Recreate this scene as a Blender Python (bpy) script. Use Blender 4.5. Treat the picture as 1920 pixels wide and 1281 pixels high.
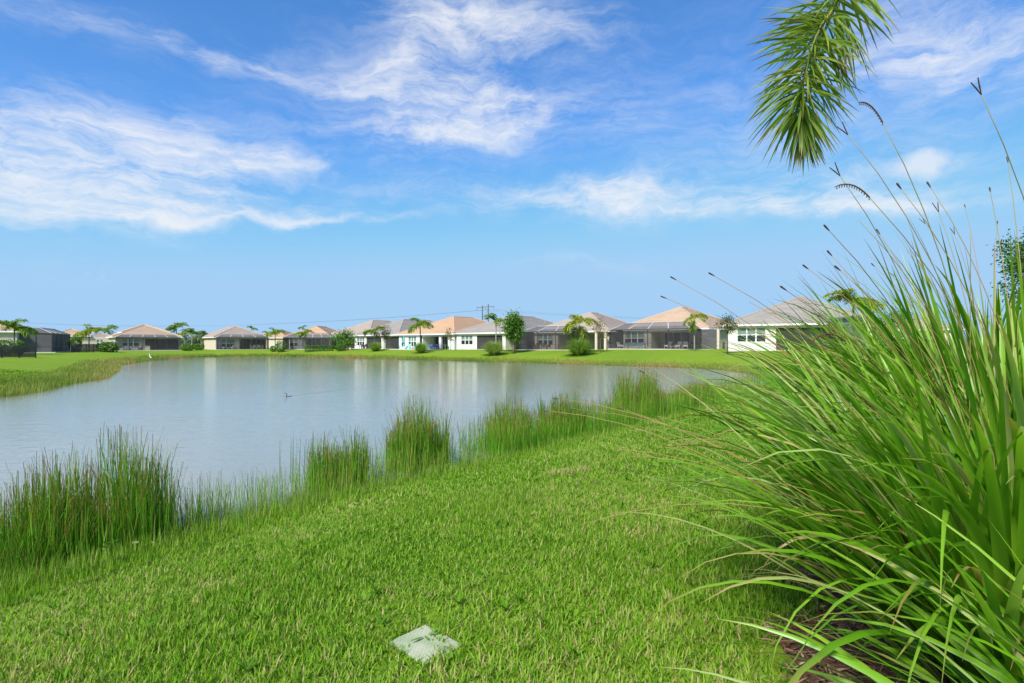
import bpy, math, random
import numpy as np
from mathutils import Vector, Matrix
R = math.radians
for o in list(bpy.data.objects):
    bpy.data.objects.remove(o)
scene = bpy.context.scene
COL = scene.collection
random.seed(7)
rng = np.random.default_rng(7)

# ------------------------------------------------------------------ camera
EYE = 2.4            # eye height over the pond (z = 0)
FPX, CX, HY = 1000.0, 960.0, 645.0     # focal length, centre column, horizon row in photo pixels
cam_d = bpy.data.cameras.new('camera')
cam = bpy.data.objects.new('camera', cam_d)
COL.objects.link(cam)
cam.location = (0, 0, EYE)
cam.rotation_euler = (R(90), 0, 0)
cam_d.sensor_width = 36.0
cam_d.lens = 36.0 * FPX / 1920.0
cam_d.shift_y = (HY - 640.5) / 1920.0
cam_d.clip_start = 0.05
cam_d.clip_end = 8000
scene.camera = cam

# ------------------------------------------------------------------ sun, sky, exposure
SUN_EL, SUN_AZ = R(45), R(205)      # azimuth clockwise from +Y
SKY_STRENGTH = 0.05
scene.cycles.max_bounces = 7
scene.cycles.diffuse_bounces = 3
scene.cycles.transparent_max_bounces = 16
scene.view_settings.view_transform = 'Standard'
scene.view_settings.look = 'None'
scene.view_settings.gamma = 1.0
scene.view_settings.use_curve_mapping = False
scene.view_settings.exposure = 2.2
sd_ = bpy.data.lights.new('sun', 'SUN')
sd_.energy = 1.5
sd_.angle = R(12)
sd_.color = (1.0, 0.955, 0.88)
sun = bpy.data.objects.new('sun', sd_)
COL.objects.link(sun)
to_sun = Vector((math.sin(SUN_AZ) * math.cos(SUN_EL), math.cos(SUN_AZ) * math.cos(SUN_EL), math.sin(SUN_EL)))
sun.rotation_euler = (-to_sun).to_track_quat('-Z', 'Y').to_euler()
sun.location = to_sun * 60

world = bpy.data.worlds.new('World')
scene.world = world
world.use_nodes = True
WT = world.node_tree
WT.nodes.clear()


class NG:
    """tiny helper to write node maths"""
    def __init__(s, tree): s.t = tree
    def n(s, typ, **kw):
        nd = s.t.nodes.new(typ)
        for k, v in kw.items(): setattr(nd, k, v)
        return nd
    def put(s, sock, v):
        if isinstance(v, bpy.types.NodeSocket): s.t.links.new(v, sock)
        elif v is not None: sock.default_value = v
    def m(s, op, a, b=None, c=None, clamp=False):
        nd = s.n('ShaderNodeMath', operation=op, use_clamp=clamp)
        for i, v in enumerate((a, b, c)):
            if v is not None: s.put(nd.inputs[i], v)
        return nd.outputs[0]
    def mix(s, f, a, b, typ='RGBA', blend='MIX'):
        nd = s.n('ShaderNodeMix', data_type=typ)
        if typ == 'RGBA':
            nd.blend_type = blend
            s.put(nd.inputs[0], f); s.put(nd.inputs[6], a); s.put(nd.inputs[7], b); return nd.outputs[2]
        s.put(nd.inputs[0], f); s.put(nd.inputs[2], a); s.put(nd.inputs[3], b); return nd.outputs[0]
    def ramp(s, f, stops, interp='LINEAR'):
        nd = s.n('ShaderNodeValToRGB')
        cr = nd.color_ramp
        cr.interpolation = interp
        while len(cr.elements) < len(stops): cr.elements.new(0.5)
        for e, (p, c) in zip(cr.elements, stops):
            e.position = p
            e.color = (c[0], c[1], c[2], 1) if not isinstance(c, (int, float)) else (c, c, c, 1)
        s.put(nd.inputs[0], f)
        return nd.outputs[0]
    def noise(s, vec, scale, detail=4, rough=0.55, dist=0.0, w=None):
        nd = s.n('ShaderNodeTexNoise')
        if w is not None:
            nd.noise_dimensions = '4D'; nd.inputs['W'].default_value = w
        s.put(nd.inputs['Vector'], vec)
        nd.inputs['Scale'].default_value = scale; nd.inputs['Detail'].default_value = detail
        nd.inputs['Roughness'].default_value = rough; nd.inputs['Distortion'].default_value = dist
        return nd.outputs['Fac']
    def xyz(s, x, y, z):
        nd = s.n('ShaderNodeCombineXYZ')
        s.put(nd.inputs[0], x); s.put(nd.inputs[1], y); s.put(nd.inputs[2], z)
        return nd.outputs[0]
    def sep(s, v):
        nd = s.n('ShaderNodeSeparateXYZ'); s.put(nd.inputs[0], v); return nd.outputs


def lin(r, g, b):
    f = lambda c: (c / 255 / 12.92) if c <= 10 else ((c / 255 + 0.055) / 1.055) ** 2.4
    return (f(r), f(g), f(b))


def build_world():
    g = NG(WT)
    tc = g.n('ShaderNodeTexCoord').outputs['Generated']
    nrm = g.n('ShaderNodeVectorMath', operation='NORMALIZE'); g.put(nrm.inputs[0], tc)
    d = nrm.outputs[0]
    x, y, z = g.sep(d)
    sky = g.n('ShaderNodeTexSky', sky_type='NISHITA')
    sky.sun_disc = False
    sky.sun_elevation = SUN_EL
    sky.sun_rotation = SUN_AZ
    sky.altitude = 0; sky.air_density = 1.0; sky.dust_density = 0.25; sky.ozone_density = 2.2
    cr, cg, cb = g.sep(sky.outputs[0])
    base = g.xyz(g.m('SMOOTH_MIN', g.m('MULTIPLY', g.m('POWER', cr, 1.2), .36), 1.66, .6), g.m('SMOOTH_MIN', g.m('MULTIPLY', cg, .68), 2.72, 1.1), g.m('SMOOTH_MIN', g.m('MULTIPLY', cb, .97), 4.0, .9))
    # cirrus by azimuth / elevation of the direction (radians), edges torn by a warp
    az = g.m('ARCTAN2', x, y)
    el = g.m('ARCSINE', z)
    w1 = g.m('SUBTRACT', g.noise(d, 5.0, 4, .6, 0, None), .5)
    w2 = g.m('SUBTRACT', g.noise(d, 6.3, 4, .6, 0, 3.7), .5)
    azw = g.m('ADD', az, g.m('MULTIPLY', w1, .22)); elw = g.m('ADD', el, g.m('MULTIPLY', w2, .10))
    fv = g.xyz(g.m('ADD', g.m('MULTIPLY', azw, 2.6), g.m('MULTIPLY', elw, 2.0)), g.m('SUBTRACT', g.m('MULTIPLY', elw, 10.5), g.m('MULTIPLY', azw, .7)), 0.0)
    n_a = g.noise(fv, 1.5, 10, .66, .35)
    n_b = g.noise(fv, 6.0, 8, .70, .5)
    n_p = g.noise(d, 7.5, 9, .62, .3)
    tex = g.m('ADD', g.m('MULTIPLY', n_a, .52), g.m('ADD', g.m('MULTIPLY', n_b, .30), g.m('MULTIPLY', n_p, .18)))

    def lobe(px, py, sx, sy, rot, amp, warp=True):
        dx, dz = (px - CX) / FPX, (HY - py) / FPX
        a0 = math.atan2(dx, 1); e0 = math.atan2(dz, math.hypot(dx, 1))
        rot += math.degrees(math.atan(-dz * math.sin(a0) / (1 + (dz * math.cos(a0)) ** 2)))      # level bands follow the horizon
        ca, sa = math.cos(R(rot)), math.sin(R(rot))
        u = g.m('SUBTRACT', azw if warp else az, a0); v = g.m('SUBTRACT', elw if warp else el, e0)
        uu = g.m('ADD', g.m('MULTIPLY', u, ca / (sx / FPX)), g.m('MULTIPLY', v, sa / (sx / FPX)))
        vv = g.m('ADD', g.m('MULTIPLY', u, -sa / (sy / FPX)), g.m('MULTIPLY', v, ca / (sy / FPX)))
        q = g.m('ADD', g.m('MULTIPLY', uu, uu), g.m('MULTIPLY', vv, vv))
        return g.m('MULTIPLY', g.m('EXPONENT', g.m('MULTIPLY', q, -1.0)), amp)
    # px, py, half sizes, tilt, amount
    lobes = [(40, 320, 260, 85, 0, .85), (130, 250, 190, 45, 4, .60), (260, 392, 260, 24, 0, .80), (580, 408, 190, 12, 0, .70), (300, 335, 160, 40, 8, .4),
             (480, 292, 130, 20, 0, .60), (830, 180, 190, 85, 0, .72), (715, 150, 75, 45, 20, .60), (850, 30, 150, 42, 0, .72), (1040, 60, 190, 42, 0, .60), (810, 255, 220, 22, 0, .70),
             (1010, 205, 100, 30, 0, .60), (1120, 378, 420, 32, 0, .72), (1130, 348, 110, 24, 0, .5), (1470, 388, 280, 26, 0, .66), (1450, 215, 360, 75, 0, .42),
             (1800, 38, 190, 50, 0, .80), (1720, 125, 200, 34, 0, .48), (230, 50, 340, 30, -14, .42), (470, 118, 180, 14, -14, .42), (1640, 392, 120, 14, 0, .6),
             (1550, 320, 300, 40, 0, .34), (1060, 495, 150, 16, 0, .36), (680, 300, 150, 20, 0, .24), (980, 230, 260, 90, 0, .20)]
    cov = None
    for L in lobes:
        v = lobe(*L)
        cov = v if cov is None else g.m('ADD', cov, v)
    # beyond the frame the same kind of broken cirrus goes on
    zc = g.m('MAXIMUM', g.m('ADD', z, 0.10), 0.05)
    n_big = g.noise(g.xyz(g.m('DIVIDE', x, zc), g.m('DIVIDE', y, zc), 3.0), 0.55, 3, 0.5)
    off = g.m('MAXIMUM', g.m('SMOOTH_MAX', g.m('SUBTRACT', g.m('ABSOLUTE', az), 0.80), g.m('SUBTRACT', el, 0.58), 0.05), 0.0)
    out_w = g.m('MINIMUM', g.m('MULTIPLY', off, 4.0), 1.0)
    cov = g.m('ADD', cov, g.m('MULTIPLY', out_w, g.m('MULTIPLY', g.m('SUBTRACT', n_big, 0.30, clamp=True), 2.2)))
    cov = g.m('MINIMUM', cov, 1.0)
    mr = g.n('ShaderNodeMapRange', interpolation_type='SMOOTHSTEP')
    g.put(mr.inputs[0], g.m('ADD', tex, g.m('MULTIPLY', cov, .13))); mr.inputs[1].default_value = .445; mr.inputs[2].default_value = .76
    dens = g.m('MULTIPLY', cov, mr.outputs[0])
    # one small fair weather cumulus
    cu = g.m('ADD', lobe(1685, 315, 72, 22, 6, 1.0, False), lobe(1735, 297, 36, 20, 0, .7, False))
    n_c = g.noise(d, 15.0, 9, .62, .4)
    cud = g.m('MULTIPLY', g.m('SUBTRACT', g.m('ADD', cu, g.m('MULTIPLY', g.m('SUBTRACT', n_c, 0.5), 2.0)), 0.38), 1.15, clamp=True)
    dens = g.m('MAXIMUM', g.m('MULTIPLY', dens, 0.92), g.m('MULTIPLY', cud, 0.72))
    dens = g.m('MULTIPLY', dens, g.m('MINIMUM', g.m('MULTIPLY', g.m('MAXIMUM', el, 0.0), 14.0), 1.0))
    fin = g.mix(dens, base, (3.8, 3.92, 4.15, 1))
    bg = g.n('ShaderNodeBackground')
    g.put(bg.inputs[0], fin); bg.inputs[1].default_value = SKY_STRENGTH
    out = g.n('ShaderNodeOutputWorld')
    WT.links.new(bg.outputs[0], out.inputs[0])


build_world()

# ------------------------------------------------------------------ materials
MATS = {}


def new_mat(name):
    m = bpy.data.materials.new(name)
    m.use_nodes = True
    m.node_tree.nodes.clear()
    return m, NG(m.node_tree)


def finish(m, g, shader, disp=None):
    out = g.n('ShaderNodeOutputMaterial')
    m.node_tree.links.new(shader, out.inputs[0])
    return m


def pbsdf(g, col, rough=0.6, bump=None, bstr=0.3, bdist=0.02, spec=0.5, metal=0.0, ior=1.5):
    p = g.n('ShaderNodeBsdfPrincipled')
    g.put(p.inputs['Base Color'], col if isinstance(col, bpy.types.NodeSocket) else (*col[:3], 1))
    g.put(p.inputs['Roughness'], rough)
    p.inputs['Metallic'].default_value = metal
    p.inputs['IOR'].default_value = ior
    p.inputs['Specular IOR Level'].default_value = spec
    if bump is not None:
        b = g.n('ShaderNodeBump')
        b.inputs['Strength'].default_value = bstr
        b.inputs['Distance'].default_value = bdist
        g.put(b.inputs['Height'], bump)
        g.put(p.inputs['Normal'], b.outputs[0])
    return p.outputs[0]


def solid(name, col, rough=0.6, var=0.12, scale=3.0, bscale=60.0, bstr=0.15, spec=0.5, metal=0.0):
    """one colour with mottling, fine relief"""
    m, g = new_mat(name)
    tc = g.n('ShaderNodeTexCoord').outputs['Object']
    n1 = g.noise(tc, scale, 5, 0.6)
    f = g.m('ADD', g.m('MULTIPLY', n1, 2 * var), 1 - var)
    c = g.n('ShaderNodeVectorMath', operation='SCALE'); c.inputs[0].default_value = col[:3]; g.put(c.inputs['Scale'], f)
    n2 = g.noise(tc, bscale, 3, 0.6)
    MATS[name] = finish(m, g, pbsdf(g, c.outputs[0], rough, n2, bstr, 0.01, spec, metal))
    return MATS[name]


def leaf(name, stops, transl=0.35, rough=0.45, tip=None, spec=0.4):
    """foliage: per-leaf 'tint' picks the colour, dried tips along 'run' where tip is given"""
    m, g = new_mat(name)
    a = g.n('ShaderNodeAttribute', attribute_name='tint').outputs['Fac']
    c = g.ramp(a, stops)
    if tip:
        t = g.n('ShaderNodeAttribute', attribute_name='run').outputs['Fac']
        th, col = tip
        w = g.m('MULTIPLY', g.m('SUBTRACT', g.m('ADD', t, g.m('MULTIPLY', g.m('FRACT', g.m('MULTIPLY', a, 37.0)), 0.35)), th), 4.0, clamp=True)
        c = g.mix(w, c, (*col, 1))
    p = pbsdf(g, c, rough, spec=spec)
    tr = g.n('ShaderNodeBsdfTranslucent')
    b = g.mix(1.0, c, (1.0, 1.0, 0.55, 1), blend='MULTIPLY')
    g.put(tr.inputs[0], b)
    mx = g.n('ShaderNodeMixShader'); mx.inputs[0].default_value = transl
    m.node_tree.links.new(p, mx.inputs[1]); m.node_tree.links.new(tr.outputs[0], mx.inputs[2])
    MATS[name] = finish(m, g, mx.outputs[0])
    return MATS[name]


leaf('turf', [(0, (.07, .19, .010)), (.3, (.14, .315, .014)), (.6, (.225, .40, .026)), (.85, (.34, .45, .09)), (1, (.46, .38, .18))], .42, .55, None, .12)
leaf('reed', [(0, (.045, .16, .010)), (.4, (.115, .34, .018)), (.75, (.22, .45, .04)), (1, (.42, .34, .10))], .45, .5, (.98, (.26, .14, .05)), .15)
leaf('reed_dry', [(0, (.10, .13, .03)), (.5, (.15, .20, .05)), (.8, (.23, .20, .08)), (1, (.26, .15, .06))], .3, .5, (.9, (.22, .11, .04)))
leaf('shore', [(0, (.10, .24, .012)), (.5, (.19, .36, .03)), (.85, (.29, .41, .08)), (1, (.40, .35, .15))], .42, .55, None, .12)
leaf('bank', [(0, (.12, .20, .02)), (.4, (.21, .29, .035)), (.65, (.30, .33, .07)), (.85, (.36, .31, .11)), (1, (.36, .19, .06))], .4, .55)
leaf('clump', [(0, (.07, .22, .008)), (.35, (.15, .37, .012)), (.7, (.26, .48, .03)), (.92, (.42, .55, .17)), (1, (.50, .36, .13))], .42, .38, (1.06, (.36, .21, .08)), .6)
leaf('clump_far', [(0, (.10, .22, .02)), (.5, (.21, .38, .05)), (.85, (.36, .47, .15)), (1, (.46, .46, .2))], .45, .5)
leaf('stalk', [(0, (.16, .20, .04)), (.4, (.28, .24, .07)), (.75, (.34, .22, .08)), (.88, (.17, .09, .035)), (1, (.055, .03, .018))], .1, .55)
leaf('frond', [(0, (.08, .17, .016)), (.5, (.18, .30, .03)), (.85, (.31, .39, .055)), (1, (.42, .31, .08))], .42, .38)
leaf('frond_near', [(0, (.10, .19, .02)), (.5, (.20, .32, .04)), (.85, (.31, .40, .07)), (1, (.42, .30, .10))], .5, .4, (.96, (.30, .19, .08)))
leaf('frond_yellow', [(0, (.15, .25, .02)), (.5, (.28, .36, .03)), (.85, (.42, .41, .045)), (1, (.45, .29, .06))], .4, .45)
leaf('leaf_green', [(0, (.04, .105, .012)), (.5, (.085, .215, .024)), (.85, (.15, .31, .04)), (1, (.25, .34, .07))], .35, .45)
leaf('leaf_olive', [(0, (.045, .07, .02)), (.5, (.085, .125, .032)), (.85, (.14, .16, .05)), (1, (.2, .16, .07))], .3, .5)
leaf('leaf_bronze', [(0, (.09, .10, .03)), (.4, (.15, .16, .05)), (.7, (.25, .17, .06)), (1, (.30, .13, .05))], .35, .5)
leaf('pennywort', [(0, (.09, .2, .03)), (1, (.22, .34, .10))], .3, .4)
leaf('mulch_chip', [(0, (.08, .04, .022)), (.5, (.24, .125, .07)), (.85, (.40, .24, .15)), (1, (.5, .38, .27))], .0, .85)
solid('bark', (.17, .145, .115), .85, .3, 6, 40, .5)
solid('palm_bark', (.26, .24, .21), .85, .2, 4, 20, .4)
solid('dark_bark', (.07, .055, .045), .85, .3, 8, 40, .5)
solid('stucco_beige', (.52, .465, .40), .85, .06, .6, 90, .25)
solid('stucco_taupe', (.46, .405, .355), .85, .06, .6, 90, .25)
solid('stucco_white', (.66, .625, .595), .8, .04, .6, 90, .25)
solid('stucco_cream', (.56, .49, .39), .85, .05, .6, 90, .25)
solid('stucco_mint', (.60, .66, .62), .8, .05, .6, 90, .25)
solid('stucco_grey', (.36, .355, .36), .85, .05, .6, 90, .25)
solid('white_trim', (.78, .78, .77), .5, .03, 2, 50, .05)
solid('slab', (.55, .52, .47), .85, .1, 1.5, 60, .2)
solid('bronze', (.045, .042, .042), .45, .1, 3, 50, .05, .5)
solid('cage_grey', (.30, .30, .31), .5, .05, 3, 50, .05)
solid('cage_pale', (.50, .49, .48), .5, .05, 3, 50, .05)
solid('wicker_grey', (.30, .29, .28), .8, .2, 30, 90, .4)
solid('cushion_pale', (.50, .50, .48), .9, .06, 5, 90, .2)
solid('cushion_teal', (.20, .30, .30), .9, .06, 5, 90, .2)
solid('paint_blue', (.035, .10, .33), .5, .08, 4, 60, .1)
solid('paint_teal', (.07, .42, .44), .5, .08, 4, 60, .1)
solid('paint_white', (.75, .76, .78), .5, .05, 4, 60, .1)
solid('dark_wood', (.07, .05, .04), .6, .2, 8, 40, .2)
solid('pot_clay', (.48, .36, .27), .8, .1, 6, 60, .2)
solid('steel_grey', (.12, .13, .14), .5, .1, .3, 5, .1)
solid('concrete_pole', (.11, .12, .13), .8, .1, .3, 5, .1)
solid('bird_black', (.012, .013, .015), .4, .2, 20, 60, .1)
solid('bird_white', (.8, .8, .78), .7, .03, 20, 60, .1)
solid('beak', (.45, .30, .08), .4, .1, 20, 60, .1)
solid('door_brown', (.13, .07, .05), .5, .1, 3, 40, .1)


def roof_mat(name, a, b):
    m, g = new_mat(name)
    tc = g.n('ShaderNodeTexCoord').outputs['Object']
    tint = g.n('ShaderNodeAttribute', attribute_name='tint').outputs['Fac']
    n1 = g.noise(tc, .5, 4, .6)
    n2 = g.noise(tc, 5.0, 5, .7)
    f = g.m('ADD', g.m('MULTIPLY', tint, .55), g.m('ADD', g.m('MULTIPLY', n1, .30), g.m('MULTIPLY', g.m('SUBTRACT', n2, .5), .5)))
    c = g.mix(f, (*a, 1), (*b, 1))
    MATS[name] = finish(m, g, pbsdf(g, c, .85, n2, .35, .02))


roof_mat('roof_tan', (.47, .34, .235), (.35, .26, .19))
roof_mat('roof_peach', (.49, .325, .205), (.38, .245, .15))
roof_mat('roof_taupe', (.385, .315, .26), (.285, .24, .205))
roof_mat('roof_grey', (.315, .285, .26), (.215, .20, .188))


def glass_mat(name, col, rough=.04):
    m, g = new_mat(name)
    tc = g.n('ShaderNodeTexCoord').outputs['Object']
    n = g.noise(tc, 1.2, 3, .5)
    c = g.mix(n, (col[0] * .6, col[1] * .6, col[2] * .6, 1), (col[0] * 1.4, col[1] * 1.4, col[2] * 1.4, 1))
    MATS[name] = finish(m, g, pbsdf(g, c, rough, g.noise(tc, 3.0, 2, .5), .02, .02, .6))


glass_mat('pane_dark', (.022, .030, .032))
glass_mat('pane_blind', (.16, .25, .22), .12)
glass_mat('pane_slider', (.030, .040, .048))


def screen_mat(name, col, opacity):
    m, g = new_mat(name)
    tc = g.n('ShaderNodeTexCoord').outputs['Object']
    n = g.noise(tc, .8, 3, .5)
    d = pbsdf(g, g.mix(n, (*[c * .85 for c in col], 1), (*[c * 1.15 for c in col], 1)), .7, spec=.2)
    t = g.n('ShaderNodeBsdfTransparent')
    mx = g.n('ShaderNodeMixShader'); mx.inputs[0].default_value = opacity
    m.node_tree.links.new(t.outputs[0], mx.inputs[1]); m.node_tree.links.new(d, mx.inputs[2])
    MATS[name] = finish(m, g, mx.outputs[0])


screen_mat('screen', (.06, .06, .065), .48)
screen_mat('screen_light', (.10, .10, .105), .13)
screen_mat('screen_dense', (.115, .115, .12), .72)
screen_mat('screen_roof', (.115, .117, .125), .70)

# ------------------------------------------------------------------ mesh helpers


def attr(me, name, vals):
    a = me.attributes.new(name, 'FLOAT', 'POINT')
    a.data.foreach_set('value', np.asarray(vals, dtype=np.float32))


def np_mesh(name, V, F, tint=None, run=None, smooth=False):
    """V (n,3), F (m,k) with constant k"""
    V = np.asarray(V, dtype=np.float32); F = np.asarray(F, dtype=np.int32)
    me = bpy.data.meshes.new(name)
    m, k = F.shape
    me.vertices.add(len(V)); me.vertices.foreach_set('co', V.ravel())
    me.loops.add(m * k); me.loops.foreach_set('vertex_index', F.ravel())
    me.polygons.add(m)
    me.polygons.foreach_set('loop_start', np.arange(0, m * k, k, dtype=np.int32))
    if smooth: me.polygons.foreach_set('use_smooth', np.ones(m, dtype=bool))
    me.update(calc_edges=True)
    if tint is not None: attr(me, 'tint', tint)
    if run is not None: attr(me, 'run', run)
    return me


def link(name, me, mat=None, parent=None, loc=None):
    o = bpy.data.objects.new(name, me)
    COL.objects.link(o)
    if mat: me.materials.append(MATS[mat])
    if parent: o.parent = parent
    if loc is not None: o.location = loc
    return o


def tag(o, label=None, cat=None, group=None, kind=None):
    if label: o['label'] = label
    if cat: o['category'] = cat
    if group: o['group'] = group
    if kind: o['kind'] = kind
    return o


def empty(name, loc, rz=0.0, label=None, cat=None, group=None):
    o = bpy.data.objects.new(name, None)
    COL.objects.link(o)
    o.empty_display_size = .3
    o.location = loc; o.rotation_euler = (0, 0, rz)
    return tag(o, label, cat, group)


class MB:
    def __init__(s): s.v = []; s.f = []; s.t = []
    def add(s, vs, fs, tint=.5):
        b = len(s.v)
        s.v += [tuple(v) for v in vs]; s.f += [tuple(b + i for i in f) for f in fs]; s.t += [tint] * len(vs)
    def box(s, x0, x1, y0, y1, z0, z1):
        s.add([(x0, y0, z0), (x1, y0, z0), (x1, y1, z0), (x0, y1, z0), (x0, y0, z1), (x1, y0, z1), (x1, y1, z1), (x0, y1, z1)],
              [(0, 3, 2, 1), (4, 5, 6, 7), (0, 1, 5, 4), (1, 2, 6, 5), (2, 3, 7, 6), (3, 0, 4, 7)])
        return s
    def bar(s, p, q, w=.05, h=None):
        p, q = Vector(p), Vector(q); h = h or w
        d = (q - p).normalized()
        up = Vector((0, 0, 1)) if abs(d.z) < .95 else Vector((0, 1, 0))
        a = d.cross(up).normalized() * w / 2; b = a.cross(d).normalized() * h / 2
        s.add([p - a - b, p + a - b, p + a + b, p - a + b, q - a - b, q + a - b, q + a + b, q - a + b],
              [(0, 1, 2, 3), (7, 6, 5, 4), (4, 5, 1, 0), (5, 6, 2, 1), (6, 7, 3, 2), (7, 4, 0, 3)])
        return s
    def tube(s, pts, rad, n=8, tint=.5):
        pts = [Vector(p) for p in pts]
        if not hasattr(rad, '__len__'): rad = [rad] * len(pts)
        ring = []; b = len(s.v)
        for i, p in enumerate(pts):
            d = (pts[min(i + 1, len(pts) - 1)] - pts[max(i - 1, 0)]).normalized()
            up = Vector((0, 0, 1)) if abs(d.z) < .9 else Vector((1, 0, 0))
            a = d.cross(up).normalized(); c = a.cross(d)
            for k in range(n):
                an = 2 * math.pi * k / n
                s.v.append(tuple(p + (a * math.cos(an) + c * math.sin(an)) * rad[i])); s.t.append(tint)
        for i in range(len(pts) - 1):
            for k in range(n):
                k2 = (k + 1) % n
                s.f.append((b + i * n + k, b + i * n + k2, b + (i + 1) * n + k2, b + (i + 1) * n + k))
        s.f.append(tuple(b + k for k in reversed(range(n)))); s.f.append(tuple(b + (len(pts) - 1) * n + k for k in range(n)))
        return s
    def quad(s, a, b, c, d, tint=.5): s.add([a, b, c, d], [(0, 1, 2, 3)], tint); return s
    def build(s, name, mat, parent=None, smooth=False, bevel=0):
        me = bpy.data.meshes.new(name)
        me.from_pydata(s.v, [], s.f); me.update()
        attr(me, 'tint', s.t)
        if smooth: me.polygons.foreach_set('use_smooth', np.ones(len(me.polygons), dtype=bool))
        o = link(name, me, mat, parent)
        if bevel:
            md = o.modifiers.new('bevel', 'BEVEL'); md.width = bevel; md.segments = 2; md.limit_method = 'ANGLE'
        return o


# ------------------------------------------------------------------ terrain
LAKE = [(-60, -20), (-40, -14), (-20, -7), (-10, -1), (-5.9, 3.8), (-4.7, 5.3), (-3.9, 6.6), (-2.8, 8.0), (-1.1, 9.9), (1.1, 12.6), (3.5, 15.2), (6.2, 18.6),
        (10, 23.5), (14, 29.5), (17.5, 36), (19.5, 43), (19.5, 49), (17.5, 53.5), (12, 58), (4, 65), (-4.5, 72), (-15, 80), (-28, 90),
        (-40, 99), (-50, 104), (-57, 100), (-57, 90), (-50.5, 72), (-44, 58), (-37.5, 50), (-31, 40), (-28.3, 36), (-27.3, 32), (-23.8, 26),
        (-23, 23), (-26, 17), (-40, 5), (-60, -5)]


def chaikin(P, n):
    P = np.array(P, float)
    for _ in range(n):
        Q = np.roll(P, -1, 0)
        P = np.stack([.75 * P + .25 * Q, .25 * P + .75 * Q], 1).reshape(-1, 2)
    return P


LP = chaikin(LAKE, 1)
LA, LB = LP, np.roll(LP, -1, 0)
LE = LB - LA
LE2 = (LE ** 2).sum(1)


def lake_sd(x, y):
    """signed distance to the shoreline, + on land"""
    x = np.atleast_1d(np.asarray(x, float)); y = np.atleast_1d(np.asarray(y, float))
    out = np.empty(x.shape)
    for i in range(0, len(x), 20000):
        p = np.stack([x[i:i + 20000], y[i:i + 20000]], 1)[:, None, :]
        w = p - LA[None]
        t = np.clip((w * LE[None]).sum(2) / LE2[None], 0, 1)
        dd = np.sqrt(((w - LE[None] * t[..., None]) ** 2).sum(2).min(1))
        ay, by = LA[None, :, 1], LB[None, :, 1]
        py = p[:, :, 1]; px = p[:, :, 0]
        cond = (ay > py) != (by > py)
        xi = LA[None, :, 0] + (py - ay) / np.where(by == ay, 1e-9, by - ay) * LE[None, :, 0]
        inside = (np.logical_and(cond, px < xi).sum(1) % 2) == 1
        out[i:i + 20000] = np.where(inside, -dd, dd)
    return out


PADS = np.array([(0, 0, .98), (2.5, 2.5, .98), (-3, 0, .95), (8, 8, 1.1), (14, 14, 1.25), (30, 57, 2.0), (20, 73, 1.78), (8, 76, 1.68), (-5, 89, 1.58), (-16, 96, 1.5),
                 (-28, 108, 1.45), (-46, 118, 1.3), (-62, 120, 1.2), (-74, 108, 1.05), (-70, 78, 1.15), (-52, 52, 1.05), (-34, 28, 1.0), (-20, -20, 1.0), (20, 20, 1.4), (26, 40, 1.8)])


def ground_z(x, y):
    x = np.atleast_1d(np.asarray(x, float)); y = np.atleast_1d(np.asarray(y, float))
    sd = lake_sd(x, y)
    d2 = (x[:, None] - PADS[None, :, 0]) ** 2 + (y[:, None] - PADS[None, :, 1]) ** 2
    w = 1 / (d2 + 30.0) ** 1.5
    P = (w * PADS[None, :, 2]).sum(1) / w.sum(1)
    sl = .20
    up = P * np.tanh(sl * np.maximum(sd, 0) / P)
    up = up + .035 * np.sin(x * .55 + 1.3) * np.sin(y * .47) * np.clip(sd / 4, 0, 1)
    dn = -np.minimum(.22 * np.maximum(-sd, 0), 1.3)
    return np.where(sd > 0, up, dn)


def gz(x, y): return float(ground_z(x, y)[0])


def at(px, d, py=None):
    """point at depth d (metres along the view axis) in column px; on the ground unless a row is given"""
    x = (px - CX) / FPX * d
    z = gz(x, d) if py is None else EYE + (HY - py) / FPX * d
    return Vector((x, d, z))


def hz(py, d): return EYE + (HY - py) / FPX * d


def gp(px, py):
    """point of the ground seen at pixel (px, py)"""
    d = np.linspace(1.2, 160, 12000)
    x = (px - CX) / FPX * d
    k = int(np.argmax(EYE + (HY - py) / FPX * d <= ground_z(x, d)))
    return Vector((x[k], d[k], gz(x[k], d[k])))


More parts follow.
